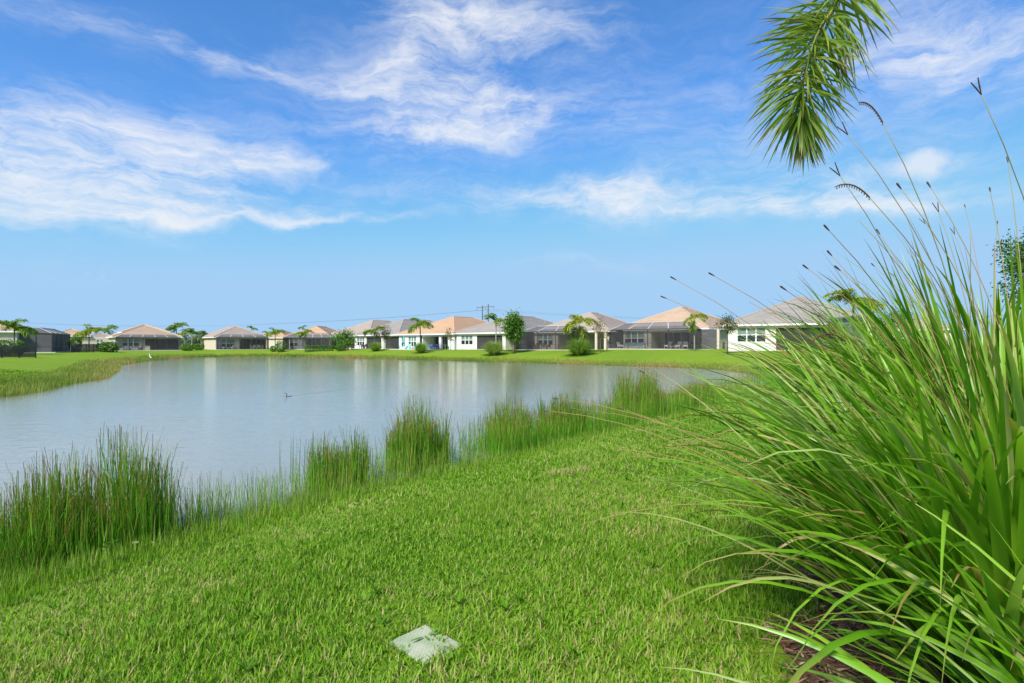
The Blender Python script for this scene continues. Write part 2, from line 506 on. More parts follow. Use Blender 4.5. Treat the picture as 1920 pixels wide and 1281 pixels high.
def build_ground():
    ang = np.concatenate([np.arange(-62, 62, .3), np.arange(62, 298, 3.0)])
    ang = np.radians(ang)
    rad = np.concatenate([[0.0], np.geomspace(.6, 4000, 300)])
    A, Rr = np.meshgrid(ang, rad[1:])
    X = np.concatenate([[0], (Rr * np.sin(A)).ravel()]); Y = np.concatenate([[0], (Rr * np.cos(A)).ravel()])
    Z = ground_z(X, Y)
    na = len(ang); nr = len(rad) - 1
    i, j = np.meshgrid(np.arange(nr - 1), np.arange(na), indexing='ij')
    j2 = (j + 1) % na
    F = np.stack([1 + i * na + j, 1 + i * na + j2, 1 + (i + 1) * na + j2, 1 + (i + 1) * na + j], -1).reshape(-1, 4)[:, ::-1]
    jj = np.arange(na)
    F0 = np.stack([np.zeros(na, int), 1 + (jj + 1) % na, 1 + jj, 1 + jj], -1)
    me = np_mesh('ground', np.stack([X, Y, Z], 1), F, smooth=True)
    # centre fan
    import bmesh
    bm = bmesh.new(); bm.from_mesh(me); bm.verts.ensure_lookup_table()
    for k in range(na):
        bm.faces.new((bm.verts[0], bm.verts[1 + (k + 1) % na], bm.verts[1 + k]))
    bm.normal_update()
    bm.to_mesh(me); bm.free()
    attr(me, 'shore', lake_sd(X, Y))
    m, g = new_mat('ground_mat')
    tc = g.n('ShaderNodeTexCoord').outputs['Object']
    sd = g.n('ShaderNodeAttribute', attribute_name='shore').outputs['Fac']
    n0 = g.noise(tc, .12, 4, .6); n1 = g.noise(tc, 1.3, 5, .65); n2 = g.noise(tc, 14.0, 4, .7); n3 = g.noise(tc, 60.0, 3, .7)
    f = g.m('ADD', g.m('MULTIPLY', n0, .45), g.m('ADD', g.m('MULTIPLY', n1, .35), g.m('MULTIPLY', n2, .3)))
    turf = g.ramp(f, [(.3, (.10, .185, .012)), (.55, (.16, .26, .016)), (.78, (.225, .29, .03))])
    turf = g.mix(g.m('MULTIPLY', g.m('SUBTRACT', n3, .42, clamp=True), 1.6, clamp=True), turf, (.075, .11, .018, 1))
    mud = g.mix(n1, (.035, .028, .016, 1), (.08, .065, .038, 1))
    wet = g.m('SUBTRACT', 1.0, g.m('MULTIPLY', g.m('ADD', sd, .05), 2.2, clamp=True))
    c = g.mix(wet, turf, mud)
    p = pbsdf(g, c, .95, g.m('ADD', n3, g.m('MULTIPLY', n2, .7)), .5, .05, .1)
    MATS['ground_mat'] = finish(m, g, p)
    o = link('lawn_ground', me, 'ground_mat')
    tag(o, 'mown green lawn sloping down to the pond on all sides', 'lawn', kind='structure')


def build_water():
    x0, x1, y0, y1 = -75, 26, -26, 110
    mb = MB(); mb.quad((x0, y0, 0), (x1, y0, 0), (x1, y1, 0), (x0, y1, 0))
    m, g = new_mat('water_mat')
    tc = g.n('ShaderNodeTexCoord').outputs['Object']
    x, y, z = g.sep(tc)
    # small wind ripples, stronger in gusts and towards the far right end of the pond
    n1 = g.noise(tc, 2.4, 3, .55, .4)
    n2 = g.noise(g.xyz(g.m('MULTIPLY', x, .7), g.m('MULTIPLY', y, 1.2), 0.0), 7.0, 3, .6, .3)
    gust = g.noise(g.xyz(g.m('MULTIPLY', x, .5), y, 4.0), .09, 3, .5)
    right = g.m('MULTIPLY', g.m('ADD', g.m('ADD', x, g.m('MULTIPLY', y, .35)), -14.0), .05, clamp=True)
    amp = g.m('ADD', .18, g.m('ADD', g.m('MULTIPLY', gust, .9), g.m('MULTIPLY', right, 1.8)))
    # the wake the swimming bird leaves behind it
    b = at(538, 24.3)
    ux, uy = math.cos(R(62)), math.sin(R(62))
    dx = g.m('SUBTRACT', x, b.x); dy = g.m('SUBTRACT', y, b.y)
    al = g.m('ADD', g.m('MULTIPLY', dx, ux), g.m('MULTIPLY', dy, uy))
    ac = g.m('ABSOLUTE', g.m('SUBTRACT', g.m('MULTIPLY', dx, uy), g.m('MULTIPLY', dy, ux)))
    on = g.m('MULTIPLY', g.m('MULTIPLY', g.m('ADD', al, .8), 1.2, clamp=True), g.m('SUBTRACT', 1.0, g.m('MULTIPLY', g.m('ADD', al, .0), .16), clamp=True))
    wid = g.m('ADD', .10, g.m('MULTIPLY', g.m('MAXIMUM', al, 0.0), .10))
    vv = g.m('EXPONENT', g.m('MULTIPLY', g.m('POWER', g.m('DIVIDE', ac, wid), 2.0), -1.0))
    wave = g.m('MULTIPLY', g.m('MULTIPLY', vv, on), g.m('ADD', .6, g.m('MULTIPLY', n2, .8)))
    h = g.m('ADD', g.m('MULTIPLY', g.m('ADD', g.m('MULTIPLY', n1, .6), g.m('MULTIPLY', n2, .4)), amp), g.m('MULTIPLY', wave, .45))
    body = g.mix(g.noise(tc, .15, 3, .5), (.205, .215, .18, 1), (.245, .25, .205, 1))
    MATS['water_mat'] = finish(m, g, pbsdf(g, body, .05, h, .9, .035, 1.0, ior=1.5))
    o = mb.build('pond_water', 'water_mat')
    tag(o, 'calm grey-blue pond reflecting the sky', 'pond', kind='structure')


build_ground()
build_water()

# ------------------------------------------------------------------ blades, leaves


def blade_verts(base, azi, lean, length, width, bend, nseg=5, fold=0.0, twist=None, sag=1.6, blunt=False):
    """ribbons: base (N,3); returns V (N, nseg+1, k, 3), run (nseg+1)"""
    N = len(base)
    t = np.linspace(0, 1, nseg + 1)
    ang = lean[:, None] + bend[:, None] * t[None] ** sag          # from vertical
    ds = length[:, None] / nseg
    mid = (ang[:, 1:] + ang[:, :-1]) / 2
    r = np.concatenate([np.zeros((N, 1)), np.cumsum(np.sin(mid) * ds, 1)], 1)
    h = np.concatenate([np.zeros((N, 1)), np.cumsum(np.cos(mid) * ds, 1)], 1)
    ca, sa = np.cos(azi)[:, None], np.sin(azi)[:, None]
    C = np.stack([base[:, None, 0] + r * ca, base[:, None, 1] + r * sa, base[:, None, 2] + h], -1)
    side = np.stack([-np.sin(azi), np.cos(azi), np.zeros(N)], -1)[:, None, :].repeat(nseg + 1, 1)
    T = np.stack([np.sin(ang) * ca, np.sin(ang) * sa, np.cos(ang)], -1)
    nrm = np.cross(side, T)
    if twist is not None:
        tw = twist[:, None] * (0.25 + t[None])
        side = side * np.cos(tw)[..., None] + nrm * np.sin(tw)[..., None]
        nrm = np.cross(side, T)
    prof = np.clip(np.minimum(1.0, .55 + 2.2 * t) * np.minimum(1.0, (1.0 - t) * 2.0) ** .8, .02, 1)
    if blunt: prof = 1.0 - .55 * t
    w = width[:, None, None] * prof[None, :, None] / 2
    if fold:
        V = np.stack([C - side * w + nrm * w * fold, C, C + side * w + nrm * w * fold], 2)
    else:
        V = np.stack([C - side * w, C + side * w], 2)
    return V, t


def ribbon_faces(N, nseg, k):
    q = []
    for s in range(nseg):
        for c in range(k - 1):
            a = s * k + c
            q.append((a, a + 1, a + k + 1, a + k))
    q = np.array(q)
    return (q[None] + (np.arange(N) * (nseg + 1) * k)[:, None, None]).reshape(-1, 4)


def blades_mesh(name, base, azi, lean, length, width, bend, tint, nseg=5, fold=0.0, twist=None, sag=1.6, blunt=False):
    V, t = blade_verts(base, azi, lean, length, width, bend, nseg, fold, twist, sag, blunt)
    N, s1, k, _ = V.shape
    run = np.broadcast_to(t[None, :, None], (N, s1, k)).ravel()
    tn = np.broadcast_to(np.asarray(tint)[:, None, None], (N, s1, k)).ravel()
    return np_mesh(name, V.reshape(-1, 3), ribbon_faces(N, nseg, k), tn, run, smooth=True)


U = rng.uniform


def leaf_quads(name, C, size, tint, up=.3, aspect=.5):
    """bent leaf shapes (2 quads each) with random orientation"""
    N = len(C)
    d = rng.normal(size=(N, 3)); d[:, 2] *= .8; d /= np.linalg.norm(d, axis=1)[:, None]
    n = rng.normal(size=(N, 3)); n[:, 2] += up * 3
    s = np.cross(d, n); s /= np.linalg.norm(s, axis=1)[:, None] + 1e-9
    n = np.cross(s, d)
    L = size[:, None]
    a = C - d * L / 2; b = C + d * L / 2 - n * L * .12
    m1 = C + s * L * aspect / 2 + n * L * .08; m2 = C - s * L * aspect / 2 + n * L * .08
    V = np.stack([a, m1, b, m2], 1).reshape(-1, 3)
    F = (np.array([[0, 1, 2, 3]])[None] + (np.arange(N) * 4)[:, None, None]).reshape(-1, 4)
    return np_mesh(name, V, F, np.repeat(tint, 4), np.zeros(N * 4))


# ------------------------------------------------------------------ houses


class House:
    """front line runs from pixel column pl at depth dl to pr at depth dr; local x along it, y away from the water"""
    def __init__(s, label, pl, dl, pr, dr, z=None, group=None):
        a = Vector(((pl - CX) / FPX * dl, dl, 0)); b = Vector(((pr - CX) / FPX * dr, dr, 0))
        s.o = a; s.u = (b - a).normalized(); s.v = Vector((-s.u.y, s.u.x, 0)); s.w = (b - a).length
        m = (a + b) / 2
        s.z = gz(m.x, m.y) if z is None else z
        s.root = empty('house', (a.x, a.y, s.z), math.atan2(s.u.y, s.u.x), label, 'house', group)
    def lx(s, px, y=0.0):
        """local x where column px meets the plane local y"""
        k = (px - CX) / FPX
        p = s.o + s.v * y
        # p + u*t on ray x = k*y
        return (k * p.y - p.x) / (s.u.x - k * s.u.y)
    def world(s, x, y, z=0):
        p = s.o + s.u * x + s.v * y
        return Vector((p.x, p.y, s.z + z))

    def window(s, x0, x1, z0, z1, n, y):
        fr = MB(); t = .07
        fr.box(x0 - t, x1 + t, y - .05, y + .07, z1, z1 + t); fr.box(x0 - t, x1 + t, y - .08, y + .07, z0 - t, z0)
        fr.box(x0 - t, x0, y - .05, y + .07, z0, z1); fr.box(x1, x1 + t, y - .05, y + .07, z0, z1)
        zm = z0 + (z1 - z0) * .5
        w = (x1 - x0) / n
        for i in range(1, n):
            fr.box(x0 + i * w - .06, x0 + i * w + .06, y - .045, y + .07, z0, z1)
        for i in range(n):
            a = x0 + i * w + (.06 if i else 0); b = x0 + (i + 1) * w - (.06 if i < n - 1 else 0)
            fr.box(a, b, y - .03, y + .06, zm - .04, zm + .04)
        f = fr.build('window', 'white_trim', s.root)
        for i in range(n):
            a = x0 + i * w + (.06 if i else 0); b = x0 + (i + 1) * w - (.06 if i < n - 1 else 0)
            for (q0, q1, mt) in ((z0, zm - .04, 'pane_dark'), (zm + .04, z1, 'pane_blind')):
                MB().box(a, b, y + .015, y + .03, q0, q1).build('pane', mt, f)
        return f

    def slider(s, x0, x1, z0, z1, n, y):
        fr = MB(); t = .06
        fr.box(x0 - t, x1 + t, y - .06, y + .02, z1, z1 + t); fr.box(x0 - t, x0, y - .06, y + .02, z0, z1); fr.box(x1, x1 + t, y - .06, y + .02, z0, z1)
        w = (x1 - x0) / n
        for i in range(1, n): fr.box(x0 + i * w - .04, x0 + i * w + .04, y - .055, y + .02, z0, z1)
        f = fr.build('sliding_door', 'cage_pale', s.root)
        for i in range(n):
            MB().box(x0 + i * w + .04, x0 + (i + 1) * w - .04, y - .03, y - .015, z0, z1).build('pane', 'pane_slider', f)

    def body(s, x0, x1, y0, depth, wh, wall, front, trim='white_trim', side=None):
        """front: list of ('wall', xa, xb, [(wx0,wx1,z0,z1,n)]) or ('lanai', xa, xb, deep, screened, doors)"""
        t = .2
        side = side or wall
        w = MB()
        w.box(x0, x0 + t, y0 + t, y0 + depth, 0 - .6, wh); w.box(x1 - t, x1, y0 + t, y0 + depth, -.6, wh)
        w.box(x0 + t, x1 - t, y0 + depth - t, y0 + depth, -.6, wh)
        w.build('side_wall', side, s.root)
        for seg in front:
            if seg[0] == 'wall':
                _, a, b, wins = seg
                m = MB(); cur = a
                for (p, q, z0, z1, n) in sorted(wins):
                    m.box(cur, p, y0, y0 + t, -.6, wh); m.box(p, q, y0, y0 + t, -.6, z0); m.box(p, q, y0, y0 + t, z1, wh); cur = q
                m.box(cur, b, y0, y0 + t, -.6, wh)
                m.build('front_wall', wall, s.root)
                for (p, q, z0, z1, n) in wins: s.window(p, q, z0, z1, n, y0 + .06)
            else:
                _, a, b, deep, screened, doors = seg
                m = MB()
                m.box(a, b, y0, y0 + .25, wh - .32, wh)                      # beam over the opening
                m.build('lanai_beam', wall, s.root)
                m = MB()
                m.box(a, b, y0 + deep, y0 + deep + t, -.6, wh)
                m.box(a - .18, a, y0 + t + .002, y0 + deep, -.6, wh - .002); m.box(b, b + .18, y0 + t + .002, y0 + deep, -.6, wh - .002)
                m.build('lanai_wall', wall, s.root)
                MB().box(a, b, y0 + .05, y0 + deep, -.6, .04).build('lanai_floor', 'slab', s.root)
                MB().box(a, b, y0 + .25, y0 + deep, wh - .04, wh + .02).build('lanai_ceiling', 'stucco_white', s.root)
                for dr in doors:
                    s.slider(dr[0], dr[1], .06, min(2.35, wh - .3), dr[2], y0 + deep - .01)
                if screened:
                    n = max(1, round((b - a) / 2.2))
                    for i in range(n + 1):
                        x = a + (b - a) * i / n
                        x = min(max(x, a + .03), b - .03)
                        MB().box(x - .03, x + .03, y0 + .08, y0 + .14, .04, wh - .32).build('screen_post', 'bronze', s.root)
                    for i in range(n):
                        xa, xb = a + (b - a) * i / n + .03, a + (b - a) * (i + 1) / n - .03
                        MB().box(xa, xb, y0 + .105, y0 + .11, .04, wh - .32).build('screen_panel', screened, s.root)

    def roof(s, x0, x1, y0, depth, wh, pitch, mat, oh=.45, fascia='white_trim', name='roof'):
        a, b, c, d = x0 - oh, x1 + oh, y0 - oh, y0 + depth + oh
        W, D = b - a, d - c
        h = pitch * min(W, D) / 2
        if D >= W: r0, r1 = ((a + b) / 2, c + W / 2), ((a + b) / 2, d - W / 2)
        else: r0, r1 = (a + D / 2, (c + d) / 2), (b - D / 2, (c + d) / 2)
        z0 = wh + .14
        E = [(a, c), (b, c), (b, d), (a, d)]
        if D >= W: tops = [(r0, r0), (r0, r1), (r1, r1), (r1, r0)]
        else: tops = [(r0, r1), (r1, r1), (r1, r0), (r0, r0)]
        m = MB()
        n = max(6, int(math.hypot(h, min(W, D) / 2) / .36))
        L = lambda p, q, t: (p[0] + (q[0] - p[0]) * t, p[1] + (q[1] - p[1]) * t)
        for k in range(4):
            p, q = E[k], E[(k + 1) % 4]; tp, tq = tops[k]
            for i in range(n):
                t0, t1 = i / n, (i + 1) / n
                A, B = L(p, tp, t0), L(q, tq, t0); C_, D_ = L(q, tq, t1), L(p, tp, t1)
                e = .07
                zb, zt = z0 + h * t0, z0 + h * t1
                cols = max(1, int((Vector(A) - Vector(B)).length / 1.3))
                for j in range(cols):
                    u0, u1 = j / cols, (j + 1) / cols
                    A0, A1 = L(A, B, u0), L(A, B, u1); D0, D1 = L(D_, C_, u0), L(D_, C_, u1)
                    tn = random.random()
                    m.add([(A0[0], A0[1], zb + e), (A1[0], A1[1], zb + e), (D1[0], D1[1], zt), (D0[0], D0[1], zt)], [(0, 1, 2, 3)], tn)
                    m.add([(A0[0], A0[1], zb - .01), (A1[0], A1[1], zb - .01), (A1[0], A1[1], zb + e), (A0[0], A0[1], zb + e)], [(0, 1, 2, 3)], tn)
        ro = m.build(name, mat, s.root)
        cap = MB()
        R0, R1 = (*r0, z0 + h + .03), (*r1, z0 + h + .03)
        for e, r in ((E[0], R0), (E[1], R0 if D >= W else R1), (E[2], R1), (E[3], R1 if D >= W else R0)):
            cap.tube([(e[0], e[1], z0 + .05), r], .10, 6, random.random() * .3)
        if (Vector(R0) - Vector(R1)).length > .1: cap.tube([R0, R1], .11, 6, .1)
        cap.build('ridge_cap', mat, ro)
        for tx_, ty_ in ((.62, .5), (.7, .62)):
            vx, vy = a + W * tx_, c + D * ty_
            vz = z0 + pitch * min(vx - a, b - vx, vy - c, d - vy)
            MB().tube([(vx, vy, vz - .05), (vx, vy, vz + .35)], .06, 8).build('roof_vent', 'cage_grey', ro)
        f = MB(); t = .05
        f.box(a, b, c, c + t, z0 - .2, z0 + .02); f.box(a, b, d - t, d, z0 - .2, z0 + .02)
        f.box(a, a + t, c + t, d - t, z0 - .2, z0 + .02); f.box(b - t, b, c + t, d - t, z0 - .2, z0 + .02)
        f.build('fascia', fascia, s.root)
        MB().box(a + t, b - t, c + t, d - t, z0 - .2, z0 - .15).build('soffit', fascia, s.root)
        return ro

    def cage(s, x0, x1, y0, y1, he, ht, inset, nx, ny=2, frame='bronze', panel='screen_light', rpanel='screen_roof', rail=True, bars='cage_pale'):
        def bar(p, q, w=.07, name='cage_beam', mt=frame): MB().bar(p, q, w).build(name, mt, s.root)
        xs = [x0 + (x1 - x0) * i / nx for i in range(nx + 1)]
        ys = [y0 + (y1 - y0) * i / ny for i in range(ny + 1)]
        ix = [x0 + inset + (x1 - x0 - 2 * inset) * i / nx for i in range(nx + 1)]
        yi = min(y0 + inset, y1 - .05)
        for x in xs: bar((x, y0, -.1), (x, y0, he - .05), .09, 'cage_post')
        for y in ys[1:-1]:
            for x in (x0, x1): bar((x, y, -.1), (x, y, he - .05), .09, 'cage_post')
        bar((x0 - .05, y0, he), (x1 + .05, y0, he), .12)
        for x in (x0, x1): bar((x, y0 + .06, he), (x, y1, he), .12)
        if rail:
            for i in range(nx): bar((xs[i] + .045, y0, .85), (xs[i + 1] - .045, y0, .85), .05, 'cage_rail')
            for x in (x0, x1): bar((x, y0 + .06, .85), (x, y1, .85), .05, 'cage_rail')
        bar((ix[0], yi, ht), (ix[-1], yi, ht), .08, mt=bars)
        for i in range(nx + 1):
            bar((xs[i], y0, he + .06), (ix[i], yi, ht - .05), .08, mt=bars)
            if yi < y1 - .3: bar((ix[i], yi + .05, ht), (ix[i], y1, ht), .06, mt=bars)
        for x, xi_ in ((x0, ix[0]), (x1, ix[-1])):
            bar((x, y1, he + .05), (xi_, y1 - .06, ht - .05), .06, mt=bars)
        e = .004
        for i in range(nx):
            a, b = xs[i] + .05, xs[i + 1] - .05
            segs = ((0, .82), (.88, he - .06)) if rail else ((0, he - .06),)
            for (p, q) in segs: MB().box(a, b, y0 - e, y0 + e, p, q).build('screen_panel', panel, s.root)
            m = MB(); m.quad((xs[i] + .03, y0 + .03, he + .04), (xs[i + 1] - .03, y0 + .03, he + .04), (ix[i + 1] - .03, yi - .03, ht - .01), (ix[i] + .03, yi - .03, ht - .01))
            m.build('roof_screen_panel', rpanel, s.root)
            if yi < y1 - .3:
                m = MB(); m.quad((ix[i] + .03, yi + .04, ht), (ix[i + 1] - .03, yi + .04, ht), (ix[i + 1] - .03, y1, ht), (ix[i] + .03, y1, ht))
                m.build('roof_screen_panel', rpanel, s.root)
        for x, xi_ in ((x0, ix[0]), (x1, ix[-1])):
            for j in range(ny):
                MB().box(x - e, x + e, ys[j] + .05, ys[j + 1] - .05, 0, he - .06).build('screen_panel', 'screen_dense', s.root)
            m = MB(); m.quad((x, y0 + .05, he + .05), (x, y1, he + .05), (xi_, y1, ht - .01), (xi_, yi, ht - .01))
            m.build('roof_screen_panel', rpanel, s.root)

    def slab(s, x0, x1, y0, y1, h=.06):
        MB().box(x0, x1, y0, y1, -.5, h).build('patio_slab', 'slab', s.root)


def front_z(d, py, zb): return hz(py, d) - zb


# --- house with grey tile roof and white walls (right)
h = House('white house with grey tiled hip roof and wide dark screened lanai behind the tall grass', 1364, 61, 1640, 53.5)
hl = h
h.body(0, h.w, 0, 17, 2.75, 'stucco_white', [('wall', 0, h.lx(1455), [(h.lx(1383), h.lx(1435), .95, 2.45, 3)]),
                                             ('lanai', h.lx(1455), h.lx(1584), 3.4, 'screen', [(h.lx(1500, 3), h.lx(1570, 3), 4)]),
                                             ('wall', h.lx(1584), h.w, [])])
h.roof(0, h.w, 0, 17, 2.75, .46, 'roof_grey')

# --- house with peach roof and the large grey screen cage
h = House('beige house with tan tiled roof and long grey screen cage furnished with sofas', 1143, 77, 1294, 69)
hk = h
h.body(-1.0, h.lx(1326, 4), 4, 16, 2.75, 'stucco_beige', [
    ('wall', -1.0, h.lx(1221, 4), [(h.lx(1172, 4), h.lx(1207, 4), .75, 2.4, 3)]),
    ('lanai', h.lx(1221, 4), h.lx(1300, 4), 3, None, [(h.lx(1226, 7), h.lx(1234, 7), 1), (h.lx(1247, 7), h.lx(1294, 7), 3)]),
    ('wall', h.lx(1300, 4), h.lx(1326, 4), [])], side='stucco_cream')
h.roof(-1.0, h.lx(1326, 4), 4, 16, 2.75, .47, 'roof_tan')
h.cage(0, h.w, 0, 3.9, 2.72, 3.75, 1.7, 4)
h.slab(-.4, h.w + 2.8, -.7, 4)
xs_ = h.lx(1326, 4)
MB().box(xs_ + .003, xs_ + .06, 7.6, 8.5, .9, 2.2).build('window', 'white_trim', h.root)
for k in range(2): MB().box(xs_ + .06, xs_ + .075, 7.68 + k * .42, 8.0 + k * .42, .98, 2.12).build('pane', 'pane_dark', h.root)
MB().box(h.lx(1296), h.lx(1296) + .06, -.05 + 3.0, 3.06, -.1, 2.72).build('cage_post', 'bronze', h.root)
MB().box(h.w + .08, h.w + 2.2, 3.4, 3.41, 0, 2.6).build('screen_panel', 'screen_dense', h.root)
MB().box(h.w + 2.2, h.w + 2.5, 3.3, 3.6, -.1, 2.75).build('column', 'stucco_cream', h.root)
MB().box(h.w + 2.9, h.w + 3.1, 3.4, 3.6, 0, 1.0).build('utility_meter', 'bronze', h.root)

# --- house with flat dark screen room and taupe roof
h = House('taupe roofed house with grey screened lanai beside the upright green tree', 975, 82, 1078, 76)
hj = h
h.body(-.4, h.lx(1140, 4), 4, 16, 2.7, 'stucco_taupe', [
    ('wall', -.4, h.lx(1046, 4), [(h.lx(1009, 4), h.lx(1036, 4), .75, 2.35, 3)]),
    ('lanai', h.lx(1046, 4), h.lx(1140, 4), 3, None, [(h.lx(1060, 7), h.lx(1100, 7), 3)])])
h.roof(-.4, h.lx(1140, 4), 4, 16, 2.7, .44, 'roof_taupe')
h.cage(0, h.w, 0, 3.9, 2.72, 3.65, 2.0, 3, rail=True)
h.slab(-.3, h.w + .2, -.3, 4)
for p in (1116, 1133): MB().box(h.lx(p, 2.6), h.lx(p, 2.6) + .32, 2.5, 2.82, -.1, 2.7).build('column', 'stucco_cream', h.root)
MB().box(h.lx(1112, 2.6), h.lx(1140, 2.6), 2.45, 2.87, 2.7, 2.9).build('lanai_beam', 'stucco_cream', h.root)

# --- white house with grey roof, deep open lanai
h = House('small white house with six pane window and deep unlit lanai under grey roof', 856, 92, 948, 85)
hi = h
h.body(0, h.w, 0, 18, 2.65, 'stucco_white', [('wall', 0, h.lx(894), [(h.lx(865), h.lx(886), .85, 2.3, 3)]),
                                             ('lanai', h.lx(894), h.lx(942), 4, 'screen', [(h.lx(925, 4), h.lx(936, 4), 2)]), ('wall', h.lx(942), h.w, [])])
h.roof(0, h.w + 2.5, 0, 20, 2.65, .42, 'roof_grey')

# --- house with the orange peach roof
h = House('pale mint house with bright peach tiled roof, teal chairs on its patio', 748, 101, 852, 92)
hh = h
h.body(0, h.w, 0, 17, 2.7, 'stucco_mint', [('wall', 0, h.lx(787), [(h.lx(753), h.lx(759), .5, 2.3, 1), (h.lx(766), h.lx(780), .6, 2.35, 3)]),
                                           ('lanai', h.lx(791), h.lx(840), 3.2, None, [(h.lx(795, 3.2), h.lx(803, 3.2), 1), (h.lx(811, 3.2), h.lx(823, 3.2), 2), (h.lx(828, 3.2), h.lx(839, 3.2), 2)]),
                                           ('wall', h.lx(840), h.w, [])])
h.roof(0, h.w, 0, 20, 2.7, .44, 'roof_peach')
MB().box(h.lx(823), h.lx(827), .0, .35, -.1, 2.4).build('column', 'stucco_white', h.root)
h.slab(-.2, h.w - 2, -2.2, -.01)

# --- white house with grey-taupe roof, white column between two lanais
h = House('white house with two dark lanais split by a white pillar, grey roof', 665, 112, 748, 103)
hg = h
h.body(0, h.w, 0, 18, 2.7, 'stucco_white', [('wall', 0, h.lx(687), [(h.lx(670), h.lx(683), .75, 2.3, 3)]),
                                            ('lanai', h.lx(687.5), h.lx(715), 3.5, 'screen', []), ('wall', h.lx(715), h.lx(722), []),
                                            ('lanai', h.lx(722), h.lx(747), 3.5, 'screen', [(h.lx(728, 3.5), h.lx(737, 3.5), 2)])])
h.roof(0, h.w, 0, 22, 2.7, .44, 'roof_grey')
h.slab(-.4, h.lx(692), -1.2, -.01)

# --- house F, mostly behind the round tree
h = House('taupe roofed house mostly hidden behind the round leafy tree', 612, 120, 680, 113)
h.body(0, h.w, 0, 18, 2.7, 'stucco_beige', [('wall', 0, h.w * .3, []), ('lanai', h.w * .3 + .2, h.w * .8, 3, 'screen', []), ('wall', h.w * .8 + .2, h.w, [])])
h.roof(-.5, h.w + 2, 0, 20, 2.7, .46, 'roof_taupe')

# --- house E with dark cage behind the hedge
h = House('house with peach roof and dark screen cage standing behind a clipped hedge', 531, 113, 622, 113)
he_ = h
h.body(-.6, h.w - 1.5, 3.2, 16, 2.65, 'stucco_grey', [('wall', -.6, h.lx(541, 3.2), []), ('wall', h.lx(541, 3.2), h.lx(567, 3.2), [(h.lx(544, 3.2), h.lx(558, 3.2), .7, 2.3, 2)]),
                                                    ('lanai', h.lx(567, 3.2) + .2, h.w - 1.7, 3, None, [(h.lx(575, 6), h.lx(600, 6), 3)])])
h.roof(-.6, h.w - 1.5, 3.2, 16, 2.65, .46, 'roof_peach')
h.cage(0, h.w, 0, 3.1, 2.5, 3.5, 1.6, 5, frame='bronze')
h.slab(-.2, h.w, -.3, 3.2)

# --- house D, left side wall showing
h = House('grey house with pinkish tiled roof and screened patio set between two palms', 407, 112, 503, 118.5)
hd = h
h.body(0, h.w, 1.2, 17, 2.6, 'stucco_taupe', [('wall', 0, h.lx(449, 1.2), [(h.lx(416, 1.2), h.lx(440, 1.2), .55, 2.2, 3)]),
                                              ('lanai', h.lx(449.5, 1.2), h.w - .2, 3, None, [(h.lx(452, 4), h.lx(470, 4), 2), (h.lx(473, 4), h.lx(489, 4), 2)])], side='stucco_cream')
h.roof(0, h.w, 1.2, 17, 2.6, .44, 'roof_taupe')
h.cage(0, h.w, 0, 1.15, 2.6, 3.35, 1.0, 4, 1, rail=False, frame='bronze')
h.slab(-.2, h.w, -.3, 1.2)

# --- house C far left across the water
h = House('taupe house with orange roof, triple window and blue chairs on its lanai', 216, 103, 337, 110)
hc = h
h.body(0, h.w, 0, 16, 2.65, 'stucco_taupe', [('wall', 0, h.lx(272), [(h.lx(230), h.lx(260), .95, 2.35, 3)]),
                                             ('lanai', h.lx(272.5), h.w - .2, 3.2, 'screen', [(h.lx(287, 3.2), h.lx(297, 3.2), 1), (h.lx(301, 3.2), h.lx(324, 3.2), 3)])])
h.roof(0, h.w, 0, 16, 2.65, .42, 'roof_tan')
h.roof(h.w * .16, h.w * .84, 3.0, 9, 3.6, .40, 'roof_tan', name='upper_roof')
h.cage(.05, h.w - .05, -.9, -.06, 2.6, 3.2, .8, 5, 1, rail=False)
h.slab(-.4, h.w + .1, -1.4, -.01, .1)

# --- house B, behind
h = House('cream house with peach hip roof behind the yellow palm and black fence', 100, 112, 212, 118)
h.body(0, h.w, 0, 14, 2.7, 'stucco_cream', [('wall', 0, h.w, [(h.w * .72, h.w * .82, .9, 2.2, 2)])])
h.roof(0, h.lx(166), 0, 14, 2.9, .46, 'roof_tan')
h.roof(h.lx(166), h.w, 3, 11, 2.7, .34, 'roof_taupe', name='low_roof')
# --- house A, far left with dark cage
h = House('tan roofed house with tall dark screen cage behind a black fence', 97, 77, 131, 88)
ha = h
h.body(-.8, h.w + 7, 3.6, 16, 2.9, 'stucco_beige', [('wall', -.8, 2.0, []), ('lanai', 2.2, h.w - 1, 3, None, [(3.2, 8, 3)]), ('wall', h.w - .8, h.w + 7, [])])
h.roof(-.8, h.w + 7, 3.6, 16, 2.9, .30, 'roof_tan')
h.cage(0, h.w, 0, 3.5, 2.75, 3.6, 1.6, 4, 2, panel='screen_dense')
h.slab(-.6, h.w + .3, -.5, 3.6)
# --- background houses
h = House('cream house seen between the grey house and the dark cage, peach roof', 496, 140, 536, 140)
h.body(0, h.w, 0, 14, 2.7, 'stucco_cream', [('wall', 0, h.w, [])]); h.roof(-3, h.w, 0, 14, 2.7, .42, 'roof_peach')
h = House('cream house hidden behind the tall grass near the garden palm', 1665, 80, 1800, 76)
h.body(0, h.w, 0, 14, 2.75, 'stucco_cream', [('wall', 0, h.w, [(1.2, 3.2, .9, 2.2, 2)])]); h.roof(0, h.w, 0, 14, 2.75, .36, 'roof_taupe')

# ------------------------------------------------------------------ patio furniture


def on(house, px, y, dz=.06): return house.world(house.lx(px, y), y, dz)


